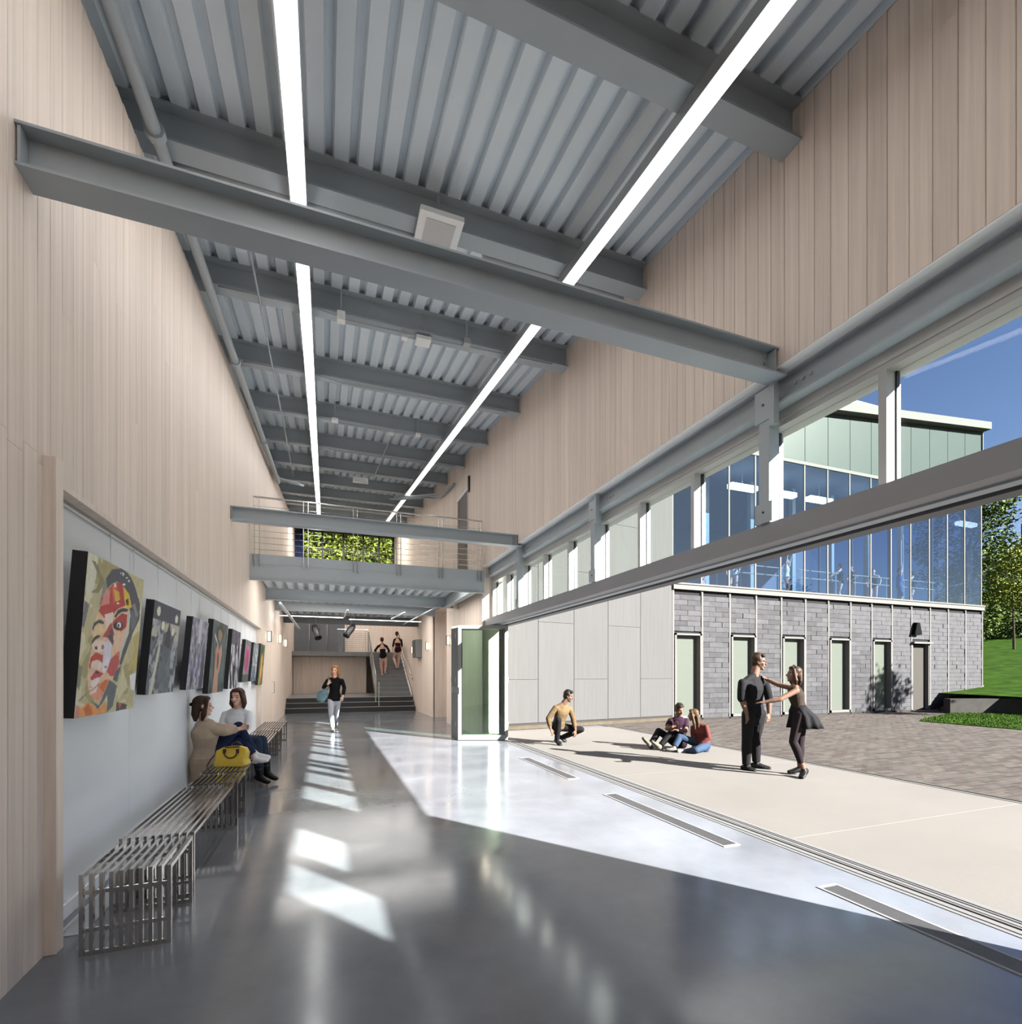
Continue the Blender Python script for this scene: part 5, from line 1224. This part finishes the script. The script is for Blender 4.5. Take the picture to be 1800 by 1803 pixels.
    def leg(s, v, side, inf, upto=2.0, ank=0.040):
        J = s.J; h, k, a = J['h'+side], J['k'+side], J['a'+side]; g = s.s*(1.0 if s.fem else 1.0)
        if upto <= 1: v.cap(h, h.lerp(k, upto), 0.088*g+inf, (0.088-0.03*upto)*g+inf); return
        v.cap(h, h.lerp(k, 0.5), 0.088*g+inf, 0.072*g+inf); v.cap(h.lerp(k, 0.5), k, 0.072*g+inf, 0.055*g+inf); f = upto-1
        b = s.up*0; bk = (h-k).normalized()+(a-k).normalized()
        bk = bk.normalized()*0.012*g if bk.length > 0.2 else Vector((0,0,0))
        m = k.lerp(a, 0.33*min(1,f*1.2)) + bk
        v.cap(k, m, 0.054*g+inf, 0.057*g+inf); v.cap(m, k.lerp(a, f), 0.057*g+inf, (ank+(1-f)*0.012)*g+inf, inf > 0.001)
    def limbs(s, v, inf):
        for d in 'LR': s.arm(v, d, inf); s.leg(v, d, inf, 2.0, 0.036)
    def feet(s, v, inf, sole=None):
        J = s.J
        for d in 'LR':
            a = J['a'+d]; o = J.get('o'+d)
            if o is None: o = a + s.up.cross(s.latH)*0.17*s.s - Vector((0,0,0.06))
            ln = (o-a); f = Vector((o.x-a.x, o.y-a.y, o.z-a.z)); sh = (a-J['k'+d]).normalized()
            heel = a + sh*(0.045*s.s) - (f - sh*f.dot(sh)).normalized()*(0.045*s.s)
            fd = (o-heel); lat = fd.cross(sh)
            if lat.length < 1e-3: lat = Vector((1,0,0))
            lat.normalize(); g = s.s
            v.loft([(heel, 0.030*g+inf, 0.030*g+inf), (heel.lerp(o,0.35)-sh*0.012, 0.036*g+inf, 0.034*g+inf), (heel.lerp(o,0.7), 0.043*g+inf, 0.025*g+inf), (o, 0.034*g+inf, 0.016*g+inf)], lat, 12)
            v.cap(a, heel.lerp(o, 0.22), 0.036*g+inf, 0.034*g+inf)
    def hands(s, v):
        J = s.J
        for d in 'LR':
            w_ = J['w'+d]; t = J.get('t'+d); e = J['e'+d]
            if t is None: t = w_ + (w_-e).normalized()*0.17*s.s
            ax = (t-w_).normalized(); k = s.s*(0.90 if s.fem else 1.0); nrm = J['n'+d].normalized() if 'n'+d in J else ax.cross(s.latS if abs(ax.dot(s.latS)) < 0.9 else s.up).normalized()
            lat = ax.cross(nrm).normalized(); nrm = lat.cross(ax).normalized(); sg = 1 if d == 'L' else -1
            v.loft([(w_-ax*0.01, 0.027*k, 0.02*k), (w_+ax*0.035*k, 0.035*k, 0.017*k), (w_+ax*0.085*k, 0.041*k, 0.014*k)], lat, 12)
            for i, (off, L) in enumerate(((-0.030,0.066),(-0.010,0.078),(0.010,0.075),(0.030,0.058))):
                b = w_+ax*(0.085*k)+lat*(off*k); c = s.curl*(1+0.15*i)
                d1 = (ax*math.cos(c)+nrm*math.sin(c)); d2 = (ax*math.cos(c*2.1)+nrm*math.sin(c*2.1))
                v.cap(b, b+d1*(L*0.5*k), 0.0095*k, 0.0088*k); v.cap(b+d1*(L*0.5*k), b+d1*(L*0.5*k)+d2*(L*0.5*k), 0.0088*k, 0.0075*k)
            b = w_+ax*(0.028*k)-lat*(0.03*k*sg); q = b+(ax*0.75-lat*0.65*sg+nrm*0.25).normalized()*0.045*k
            v.cap(b, q, 0.0125*k, 0.0105*k); v.cap(q, q+(ax*0.95-lat*0.2*sg+nrm*0.3).normalized()*0.03*k, 0.0105*k, 0.0085*k)
    def hp(s, x, y, z): return s.hc + s.R @ Vector((x,y,z))*s.hs
    def head(s, v):
        g = s.hs; R = s.R; E = lambda c, r: v.ell(s.hp(*c), tuple(q*g for q in r), R)
        E((0,-0.012,0.035),(0.074,0.093,0.086)); E((0,0.016,-0.025),(0.060,0.072,0.088)); v.cap(s.hp(0,0.03,-0.062), s.hp(0,0.060,-0.096), 0.043*g, 0.024*g)
        v.cap(s.hp(0,0.084,0.008), s.hp(0,0.106,-0.028), 0.008*g, 0.013*g); E((0,0.072,0.024),(0.050,0.018,0.012)); E((0,0.084,-0.058),(0.024,0.012,0.011))
        for q in (-1,1): E((0.075*q,-0.006,-0.006),(0.011,0.022,0.033)); E((0.038*q,0.06,-0.028),(0.02,0.018,0.02))
        nb = s.tp(0.95).lerp(s.J['neck'], 0.7); v.cap(nb, s.hp(0,-0.02,-0.055), 0.062*s.s*(0.86 if s.fem else 1), 0.055*s.s*(0.88 if s.fem else 1))
    # ---- garments
    def top(s, name, m, sleeve=2.0, hem=-0.05, neck=0.96, inf=0.012, flare=0.0, arminf=None):
        v = Vol(); s.torso(v, inf, hem, neck, 9, flare, 1.0, True)
        if sleeve > 0:
            for d in 'LR': s.arm(v, d, (arminf if arminf is not None else inf*0.9), sleeve)
        return v.out(name, m, s.root, s.vx, 2)
    def trousers(s, name, m, upto=1.97, inf=0.011, waist=0.25, ank=0.045):
        v = Vol(); s.torso(v, inf*0.8, -0.2, waist, 6)
        for d in 'LR': s.leg(v, d, inf, upto, ank)
        return v.out(name, m, s.root, s.vx, 2)
    def shoes(s, m, inf=0.009, name='shoe', boot=0.0, solem=None):
        for d in 'LR':
            v = Vol(); J = s.J; keep = 'R' if d == 'L' else 'L'
            sv = Person.__new__(Person); sv.__dict__ = dict(s.__dict__); a = J['a'+d]
            J2 = {k: q for k, q in J.items()}
            s.onefoot(v, d, inf)
            if boot: v.cap(a, a.lerp(J['k'+d], boot), 0.045*s.s+inf*0.5, 0.050*s.s+inf)
            v.out(name, m, s.root, s.vx, 2)
    def onefoot(s, v, d, inf):
        J = s.J; a = J['a'+d]; o = J.get('o'+d)
        if o is None: o = a + s.up.cross(s.latH)*0.17*s.s - Vector((0,0,0.06))
        sh = (a-J['k'+d]).normalized(); f = o-a
        heel = a + sh*(0.045*s.s) - (f - sh*f.dot(sh)).normalized()*(0.045*s.s); fd = o-heel; lat = fd.cross(sh)
        if lat.length < 1e-3: lat = Vector((1,0,0))
        lat.normalize(); g = s.s
        v.loft([(heel, 0.032*g+inf, 0.032*g+inf), (heel.lerp(o,0.35)-sh*0.012, 0.038*g+inf, 0.034*g+inf), (heel.lerp(o,0.7), 0.045*g+inf, 0.025*g+inf), (o, 0.036*g+inf, 0.017*g+inf)], lat, 12)
        v.cap(a+sh*0.015, heel.lerp(o, 0.22), 0.038*g+inf*0.6, 0.036*g+inf)
    def hair(s, m, style='short', L=0.0, name='hair'):
        v = Vol(); g = s.hs; R = s.R; E = lambda c, r: v.ell(s.hp(*c), tuple(q*g for q in r), R)
        E((0,-0.026,0.052),(0.083,0.095,0.084)); E((0,-0.05,0.0),(0.078,0.066,0.080))
        if style == 'short':
            E((0,0.040,0.108),(0.060,0.045,0.026)); E((0.02,0.055,0.095),(0.05,0.03,0.02)); E((0,-0.02,0.115),(0.065,0.07,0.032))
            for q in (-1,1): E((0.070*q,0.0,0.03),(0.014,0.035,0.045))
        elif style == 'bun':
            E((0,-0.115,0.09),(0.036,0.034,0.036)); E((0,0.02,0.09),(0.068,0.055,0.03))
        elif style in ('long','bob'):
            E((0,0.030,0.095),(0.066,0.052,0.034))
            for q in (-1,1):
                v.cap(s.hp(0.062*q,0.03,0.07), s.hp(0.078*q,0.015,-0.02), 0.026*g, 0.024*g); v.cap(s.hp(0.078*q,0.012,-0.02), s.hp(0.088*q,-0.005,-0.02-L*0.55), 0.024*g, 0.034*g); v.cap(s.hp(0.088*q,-0.005,-0.02-L*0.55), s.hp(0.075*q,-0.02,-0.02-L), 0.034*g, 0.018*g)
            v.loft([(s.hp(0,-0.07,0.02), 0.075*g, 0.05*g), (s.hp(0,-0.085,-0.03-L*0.5), 0.085*g, 0.045*g), (s.hp(0,-0.085,-0.02-L), 0.06*g, 0.025*g)], R @ Vector((1,0,0)), 14)
        return v.out(name, m, s.root, s.vx, 1)
def px(d0, **k):
    """joints given as picture point plus distance offset (m) from the person's own distance"""
    return {n: atD(q[0], q[1], d0+(q[2] if len(q) > 2 else 0)) for n, q in k.items()}
RT = Vector((CS,-SN,0)); FWD = Vector((SN,CS,0)); UP = Vector((0,0,1))
def camv(r, f, u=0): return RT*r + FWD*f + UP*u
BLK = cloth('black_cloth', (0.0052,0.0052,0.0065)); BLKP = cloth('charcoal_trousers', (0.0058,0.0055,0.0064)); NAVY = cloth('navy_denim', (0.014,0.02,0.05)); BSHOE = mat('black_shoe', (0.004,0.004,0.0042), rough=0.5, spec=0.15, var=0.2, scale=20); WSHOE = mat('white_canvas_shoe', (0.62,0.61,0.60), rough=0.7, var=0.05)

# ---- standing man in black
p = Person(px(7.88, head=(1336.5,1165.5,0), neck=(1329,1186,0), sR=(1307.5,1199,-0.12), sL=(1346,1196,0.14), eR=(1306,1229,-0.14), wR=(1315,1256,-0.16), tR=(1318,1275,-0.17),
    eL=(1354,1228,0.18), wL=(1354.5,1256,0.16), tL=(1353,1272,0.12), hR=(1319,1258,-0.06), hL=(1337,1257,0.08), kR=(1315,1303,-0.08), kL=(1331,1300,0.10), aR=(1314.5,1347,-0.05), aL=(1332,1342,0.12), oR=(1330,1357,-0.14), oL=(1355,1352.5,0.04)),
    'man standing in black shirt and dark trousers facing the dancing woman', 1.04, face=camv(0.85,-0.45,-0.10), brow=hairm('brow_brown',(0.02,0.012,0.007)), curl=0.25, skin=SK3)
HB = hairm('hair_brown', (0.022,0.012,0.006)); p.hair(HB, 'short'); p.top('shirt', BLK, 1.12, -0.12, 0.98, 0.016, arminf=0.018); p.trousers('trousers', BLKP, 1.98, 0.014); p.shoes(BSHOE, 0.010)
v = Vol(); v.loft([(p.tp(0.99)-p.latS*0.075+p.face*0.02, 0.02, 0.012), (p.tp(1.03)-p.face*0.05, 0.03, 0.012), (p.tp(0.99)+p.latS*0.075+p.face*0.02, 0.02, 0.012)], UP, 10); v.out('collar', BLK, p.root, p.vx)
GLS = mat('black_spectacle_frame', (0.006,0.006,0.006), 0.3); g_ = MB()
for q in (-1,1):
    c_ = p.hp(0.034*q,0.096,0.002); g_.tube([c_ + p.R @ Vector((0.026*math.cos(t),0,0.018*math.sin(t))) for t in np.linspace(0,2*math.pi,13)], 0.0022, 6); g_.tube([p.hp(0.06*q,0.096,0.006), p.hp(0.082*q,0.05,0.008), p.hp(0.083*q,-0.01,0.008)], 0.002, 6)
g_.tube([p.hp(-0.008,0.1,0.004), p.hp(0.008,0.1,0.004)], 0.002, 6); g_.build('spectacles', GLS, p.root)

# ---- dancing woman
p = Person(px(7.38, head=(1398,1187.5,0), neck=(1402,1207,0), sL=(1402,1213,-0.14), sR=(1395,1209,0.16), eL=(1374,1231,-0.16), wL=(1348,1236,-0.1), tL=(1326,1237.5,-0.05), eR=(1371.5,1206,0.34), wR=(1350,1196,0.5), tR=(1341,1189,0.52),
    hL=(1409,1258,-0.08), hR=(1411,1257,0.08), kL=(1397,1306,-0.10), kR=(1409,1309,0.08), aL=(1415,1354,-0.12), aR=(1409,1350,0.10), oL=(1411,1369,-0.20), oR=(1390,1359,0.12)),
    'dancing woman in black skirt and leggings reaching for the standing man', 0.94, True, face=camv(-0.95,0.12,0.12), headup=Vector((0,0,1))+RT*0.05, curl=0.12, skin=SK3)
p.hair(HB if False else hairm('hair_chestnut',(0.026,0.0125,0.0065)), 'bob', 0.13); SHEER = cloth('sheer_brown_mesh', (0.02,0.0135,0.0105)); p.top('leotard', SHEER, 0, 0.1, 0.86, 0.007)
vs = []; n_ = 60; sk_ = [(p.tp(0.36),0.112,0.09,0),(p.tp(0.26),0.138,0.108,0),(p.tp(0.12),0.172,0.14,0.004),(p.tp(-0.06)-p.face*0.025,0.192,0.178,0.010),(p.pv-UP*0.12-p.face*0.045,0.205,0.205,0.016),(p.pv-UP*0.19-p.face*0.055,0.212,0.222,0.022)]
for q_, rx_, ry_, pl_ in sk_:
    f_ = Vector((p.face.x,p.face.y,0)).normalized(); l_ = f_.cross(UP)
    for k_ in range(n_):
        t_ = 2*math.pi*k_/n_; m_ = 1+pl_*6*math.sin(t_*9+0.6); vs.append(q_+l_*(rx_*m_*math.cos(t_))+f_*(ry_*m_*math.sin(t_)))
o = MB().add(vs, [(i*n_+k, i*n_+(k+1)%n_, (i+1)*n_+(k+1)%n_, (i+1)*n_+k) for i in range(5) for k in range(n_)]).build('skirt', BLK, p.root, smooth=True); md_ = o.modifiers.new('t','SOLIDIFY'); md_.thickness = 0.006
p.trousers('leggings', cloth('plum_black_leggings',(0.0085,0.0055,0.007)), 1.78, 0.006, 0.2, 0.036); p.shoes(BSHOE, 0.010)
v = Vol(); 
for q in (-1,1): v.cap(p.sh + p.latS*(0.07*q) + UP*0.03, p.tp(0.4)+p.latS*(0.05*q)-p.face*0.09, 0.012, 0.012)
v.out('strap', BLK, p.root, p.vx); v = Vol(); v.loft([(p.hp(-0.08,0.0,0.06),0.012,0.006),(p.hp(-0.055,0.012,0.125),0.012,0.006),(p.hp(0,0.015,0.148),0.012,0.006),(p.hp(0.055,0.012,0.125),0.012,0.006),(p.hp(0.08,0.0,0.06),0.012,0.006)], p.face, 8); v.out('headband', BLK, p.root, p.vx)

# ---- crouching man
p = Person(px(10.62, head=(1001,1226,0.02), neck=(991,1239,0.03), sR=(979,1244,-0.05), sL=(1004,1245,0.20), eR=(966,1265,-0.10), wR=(969.5,1283,-0.16), tR=(976,1295,-0.2), eL=(1009,1263,0.16), wL=(1013.5,1286,0.10), tL=(1013,1299,0.05),
    hR=(977,1281,0.06), hL=(987,1280,0.26), kR=(984,1268,-0.18), kL=(1024,1284.5,0.20), aR=(981,1302,-0.02), aL=(990,1298.5,0.42), oR=(987,1311.5,-0.12), oL=(996,1305,0.42)),
    'man crouching in a tan patterned shirt beside the panel wall', 1.0, face=camv(0.92,-0.25,-0.22), skin=SK2, brow=hairm('brow_black',(0.02,0.014,0.012)), voxel=0.0085)
p.hair(hairm('hair_black',(0.006,0.004,0.0035)), 'short'); p.top('shirt', cloth('tan_print',(0.068,0.046,0.023),0.4), 1.75, 0.0, 0.97, 0.016); p.trousers('trousers', BLKP, 1.98, 0.010); p.shoes(BSHOE, 0.010)

# ---- seated boy in plum shirt
p = Person(px(10.05, head=(1196.5,1250,0), neck=(1193,1264,0.08), sR=(1181,1267,0.06), sL=(1207,1268,0.02), eR=(1175,1283,-0.10), wR=(1184,1280,-0.22), tR=(1190,1274,-0.24), eL=(1207.5,1287,-0.08), wL=(1193,1286,-0.26), tL=(1184,1284,-0.30),
    hR=(1190,1308,0.18), hL=(1202,1310,0.10), kR=(1160,1287,0.06), kL=(1181,1291,-0.12), aR=(1146,1310,-0.02), aL=(1163,1312.5,-0.18), oR=(1133,1300,-0.04), oL=(1148.5,1306,-0.20)),
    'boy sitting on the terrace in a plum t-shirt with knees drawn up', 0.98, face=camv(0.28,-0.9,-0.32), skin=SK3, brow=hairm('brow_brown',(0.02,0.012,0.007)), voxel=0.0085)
PLUM = cloth('plum_jersey',(0.0125,0.0038,0.011)); p.hair(hairm('hair_dark_brown',(0.013,0.008,0.005)), 'short'); p.top('t_shirt', PLUM, 0.62, -0.05, 0.97, 0.014, arminf=0.020); p.trousers('trousers', BLKP, 1.94, 0.010); p.shoes(mat('cream_shoe',(0.08,0.072,0.06),0.7,spec=0.1,var=0.1), 0.012)
c_ = p.tp(0.70)+p.up.cross(p.latS).normalized()*0.128+p.latS*-0.03; MB().ell(c_, (0.022,0.008,0.024), 10, 6).build('shirt_print', mat('white_print',(0.1,0.1,0.11),0.7), p.root)
for d in 'LR': 
    a_, o_ = p.J['a'+d], p.J['o'+d]

# ---- seated girl in pink
p = Person(px(9.66, head=(1221,1259,0.05), neck=(1229,1274,0.04), sL=(1243,1278,-0.08), sR=(1220,1279,0.18), eL=(1248,1299,-0.12), wL=(1232,1312,-0.10), tL=(1223,1318,-0.08), eR=(1221,1298,0.16), wR=(1225,1311,0.10), tR=(1217,1317,0.08),
    hL=(1243,1313,-0.05), hR=(1236,1312,0.14), kL=(1226,1321,-0.26), kR=(1196.5,1297,0.12), aL=(1208,1323,-0.08), aR=(1187.5,1316,0.02), oL=(1194,1322.5,-0.10), oR=(1174,1320,0.0)),
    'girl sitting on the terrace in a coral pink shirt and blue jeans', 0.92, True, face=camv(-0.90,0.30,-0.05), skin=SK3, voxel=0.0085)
p.hair(hairm('hair_light_brown',(0.042,0.024,0.011)), 'long', 0.26); p.top('shirt', cloth('coral_pink',(0.075,0.020,0.0185)), 1.75, -0.05, 0.97, 0.014); p.trousers('jeans', cloth('light_blue_denim',(0.019,0.034,0.062),0.25), 1.90, 0.010); p.shoes(mat('off_white_shoe',(0.085,0.083,0.08),0.7,spec=0.1,var=0.05), 0.010)

# ---- walking woman
p = Person(px(13.25, head=(590.5,1180.5,0), neck=(589.5,1192.5,0.04), sR=(577,1196.5,0.02), sL=(602.5,1196.5,0.04), eR=(570,1210,0.0), wR=(578,1204.5,-0.2), tR=(580.5,1198,-0.2), eL=(606.5,1211,0.08), wL=(604,1225.5,-0.02), tL=(602,1233,-0.06),
    hR=(583.5,1231,0.0), hL=(595,1231,0.06), kR=(583,1257,-0.16), kL=(592.5,1256,0.18), aR=(586,1282.5,-0.12), aL=(591.5,1275.5,0.62), oR=(586,1287,-0.32), oL=(591.5,1279,0.45)),
    'woman walking down the hall in a black top and grey jeans', 1.0, True, face=camv(-0.05,-1,-0.02), voxel=0.009)
p.hair(hairm('hair_auburn',(0.33,0.13,0.04)), 'long', 0.16); p.top('top', BLK, 1.9, -0.10, 0.93, 0.012); p.trousers('jeans', cloth('pale_grey_denim',(0.34,0.35,0.40)), 1.93, 0.009); p.shoes(mat('grey_flat_shoe',(0.2,0.19,0.19),0.6), 0.009)
WB = p
TEAL = mat('teal_leather', (0.03,0.10,0.13), rough=0.5, var=0.6, scale=5, c2=(0.15,0.25,0.28))
c_ = atD(569.5,1223,13.18); bg_ = empty('shoulder_bag', c_-UP*0.2, 'teal shoulder bag hanging from the walking woman', 'bag'); v = Vol()
v.loft([(c_+UP*0.12+RT*0.07, 0.06,0.045),(c_-RT*0.02, 0.15,0.075),(c_-UP*0.13-RT*0.07, 0.12,0.07)], RT, 16); v.out('pouch', TEAL, bg_, 0.012)
MB().tube([c_+UP*0.12+RT*0.02, p.J['sR']+UP*0.075-FWD*0.02+RT*0.03, p.J['sR']+UP*0.05+FWD*0.10+RT*0.02, c_+UP*0.14+FWD*0.07+RT*0.10], 0.012, 8).build('strap', TEAL, bg_, smooth=True)

# ---- dancers climbing the stair
PINKT = cloth('pale_pink_tights', (0.58,0.36,0.29)); LEO = cloth('black_leotard',(0.012,0.012,0.014)); BUN = hairm('hair_bun_brown',(0.08,0.045,0.025))
p = Person(px(22.25, head=(673,1127,-0.02), neck=(673.5,1133,0.0), sL=(666.5,1136.5,0), sR=(680.5,1136.5,0), eL=(660.5,1145.5,-0.05), wL=(666,1149.5,0.12), tL=(671,1150,0.2), eR=(685.5,1146.5,-0.05), wR=(680.5,1150.5,0.12), tR=(676,1151,0.2),
    hL=(671.5,1156.5,0), hR=(678,1156.5,0), kL=(671.5,1171,0.02), kR=(679.5,1170,0.10), aL=(673.2,1186.5,0.05), aR=(678.5,1180.5,-0.02), oL=(672,1190.5,0.18), oR=(678.5,1185.5,0.05)),
    'ballet dancer in a black leotard climbing the stair, lower of the pair', 0.96, True, face=camv(-0.05,1,0.05), voxel=0.012, hands=True)
p.hair(BUN, 'bun'); p.top('leotard', LEO, 1.25, -0.16, 0.62, 0.012); v = Vol(); [p.arm(v, d, 0.010, 1.25) for d in 'LR']; v.out('sleeves', LEO, p.root, p.vx); p.trousers('tights', PINKT, 1.98, 0.006, -0.05, 0.036); p.shoes(cloth('ballet_slipper',(0.62,0.45,0.38)), 0.008, 'slipper')
p = Person(px(22.9, head=(699.3,1116.5,0), neck=(700,1122.5,0.0), sL=(694.5,1125.5,0.02), sR=(706.5,1126,0), eL=(692.5,1136.5,0.0), wL=(691.5,1146,-0.02), tL=(691,1151,0), eR=(708,1136,0.05), wR=(706,1144,0.15), tR=(705,1148,0.2),
    hL=(698,1146,0), hR=(704,1146,0), kL=(693.8,1158.5,0.10), kR=(702.5,1160,0.02), aL=(697,1170,-0.10), aR=(701,1173,0.05), oL=(698.5,1175.5,-0.05), oR=(700.5,1176,0.20)),
    'ballet dancer with a red waistband climbing the stair, upper of the pair', 0.94, True, face=camv(0.05,1,0.05), voxel=0.012)
p.hair(BUN, 'bun'); p.top('leotard', LEO, 0, -0.16, 0.62, 0.012); v = Vol(); [p.arm(v, d, 0.010, 1.25) for d in 'LR']; v.out('sleeves', LEO, p.root, p.vx); p.trousers('tights', PINKT, 1.98, 0.006, -0.05, 0.036); p.shoes(cloth('ballet_slipper',(0.62,0.45,0.38)), 0.008, 'slipper')
v = Vol(); v.loft([(p.tp(0.33),0.125,0.10),(p.tp(0.41),0.122,0.098)], p.latH, 18); v.out('waistband', cloth('red_band',(0.35,0.02,0.03)), p.root, p.vx)

# ---- two women on the bench
p = Person(px(5.95, head=(358,1243.5,0.0), neck=(359,1266,0.0), sL=(352,1277,-0.04), sR=(372,1275,0.06), eL=(394,1289,0.06), wL=(423,1283,0.34), tL=(444,1277,0.42), eR=(392,1282,0.12), wR=(416,1280,0.36), tR=(434,1277,0.46),
    hL=(354,1341,0.0), hR=(366,1340,0.12), kL=(420,1279,0.40), kR=(424,1300,0.46), aL=(448,1325,0.58), aR=(447,1331,0.50), oL=(473,1334,0.62), oR=(470,1338.5,0.52)),
    'woman in a long beige cardigan sitting on the bench with her knee hugged', 0.96, True, face=camv(0.80,0.60,0.02), voxel=0.0075, curl=0.7)
p.hair(hairm('hair_espresso',(0.045,0.022,0.016)), 'long', 0.14); BEI = cloth('beige_knit',(0.37,0.285,0.215)); p.top('cardigan', BEI, 1.72, -0.15, 0.97, 0.020, arminf=0.016)
v = Vol(); v.loft([(p.tp(0.05),0.185,0.135),(p.tp(-0.12),0.185,0.14),(p.pv-UP*0.22-RT*0.02,0.16,0.10)], p.latH, 18); v.out('cardigan_tail', BEI, p.root, p.vx)
p.trousers('trousers', NAVY, 1.90, 0.010); p.shoes(WSHOE, 0.009); v = Vol(); v.ell(p.hp(0,-0.125,0.03),(0.022,0.022,0.022)); v.out('hair_clip', BLK, p.root, p.vx)
p = Person(px(6.80, head=(418.5,1227.5,0), neck=(418,1246.5,0.05), sR=(397,1255,0.02), sL=(438,1254,0.06), eR=(391.5,1276,-0.02), wR=(408,1288,-0.12), tR=(420,1292,-0.14), eL=(437,1278,0.02), wL=(425,1290,-0.10), tL=(416,1294,-0.12),
    hR=(408,1305,0.02), hL=(424,1306,0.08), kR=(453,1306,-0.05), kL=(462,1303,0.12), aR=(457,1362,-0.08), aL=(470,1355,0.12), oR=(472,1377,-0.12), oL=(486,1371,0.10)),
    'woman in a white long sleeved top sitting on the bench in ankle boots', 0.96, True, face=camv(-0.02,-1,-0.03), brow=hairm('brow_brown',(0.02,0.012,0.007)), voxel=0.0075)
p.hair(hairm('hair_brunette',(0.07,0.035,0.024)), 'long', 0.13); p.top('top', cloth('white_jersey',(0.68,0.68,0.70),0.05), 1.9, -0.05, 0.93, 0.012); p.trousers('jeans', cloth('dark_denim',(0.02,0.03,0.055)), 1.9, 0.012); p.shoes(BSHOE, 0.012, 'ankle_boot', 0.22)

# ---- dancers in the studio behind the glass
SD = [(1240,1.0,0,'w'),(1292,1.0,1,'w'),(1385,0.98,2,'w'),(1480,1.0,0,'b'),(1500,1.02,3,'b'),(1538,0.98,1,'b'),(1584,1.05,2,'m'),(1607,1.0,0,'b')]
SLAB = ['dancer behind the studio glass nearest the panel wall','dancer behind the studio glass, second from the panel wall','dancer in white behind the studio glass above the second lower window','dancer with back turned behind the studio glass above the third lower window','dancer in red waistband behind the studio glass','dancer behind the studio glass above the fifth lower window','taller dancer in a blue shirt behind the studio glass','dancer behind the studio glass above the beige door']
BLU = cloth('blue_jersey',(0.06,0.10,0.25)); RED = cloth('red_band',(0.35,0.02,0.03)); WHT = cloth('white_jersey',(0.68,0.68,0.70),0.05)
for (u, hs_, pose, kind), lab in zip(SD, SLAB):
    b = onY(u, 1040, 14.95 + 0.12*(pose % 2)); b.z = 4.402; ang = (0.3, 2.2, -2.6, 1.4)[pose]; ca_, sa_ = math.cos(ang), math.sin(ang)
    def L3(x, y, z): return b + Vector((x*ca_-y*sa_, x*sa_+y*ca_, z*hs_))
    arms = [((0.30,0.18,1.30),(0.48,0.36,1.32)), ((0.26,0.05,1.15),(0.22,0.18,0.95)), ((0.34,0.05,1.44),(0.34,0.10,1.72)), ((0.25,-0.02,1.14),(0.14,0.12,1.02))][pose]
    J = dict(head=L3(0,0.02,1.56), neck=L3(0,0,1.42), sL=L3(-0.17,0,1.37), sR=L3(0.17,0,1.37), hL=L3(-0.085,0,0.90), hR=L3(0.085,0,0.90), kL=L3(-0.09,0.03,0.49), kR=L3(0.10,0.10,0.50), aL=L3(-0.09,0,0.09), aR=L3(0.12,0.02,0.09), oL=L3(-0.13,0.16,0.03), oR=L3(0.18,0.17,0.03),
             eR=L3(*arms[0]), wR=L3(*arms[1]), eL=L3(-arms[0][0], arms[0][1], arms[0][2]*(0.92 if pose == 0 else 1)), wL=L3(-arms[1][0], arms[1][1], arms[1][2]*(0.8 if pose == 0 else 1)))
    p = Person(J, lab, 0.97, kind != 'm', face=Vector((-sa_, ca_, 0)), voxel=0.018)
    p.hair(BUN if kind != 'm' else HB, 'bun' if kind != 'm' else 'short'); p.top('leotard', {'w': WHT, 'b': LEO, 'm': BLU}[kind], 0 if kind != 'm' else 0.6, -0.16, 0.85, 0.012)
    p.trousers('tights', PINKT if kind != 'm' else BLU, 1.98 if kind != 'm' else 1.0, 0.006, -0.05 if kind != 'm' else 0.2, 0.036)
    if lab.startswith('dancer in red'):
        v = Vol(); v.loft([(p.tp(0.30),0.13,0.105),(p.tp(0.42),0.128,0.10)], p.latH, 18); v.out('waistband', RED, p.root, p.vx)
flush_jobs()
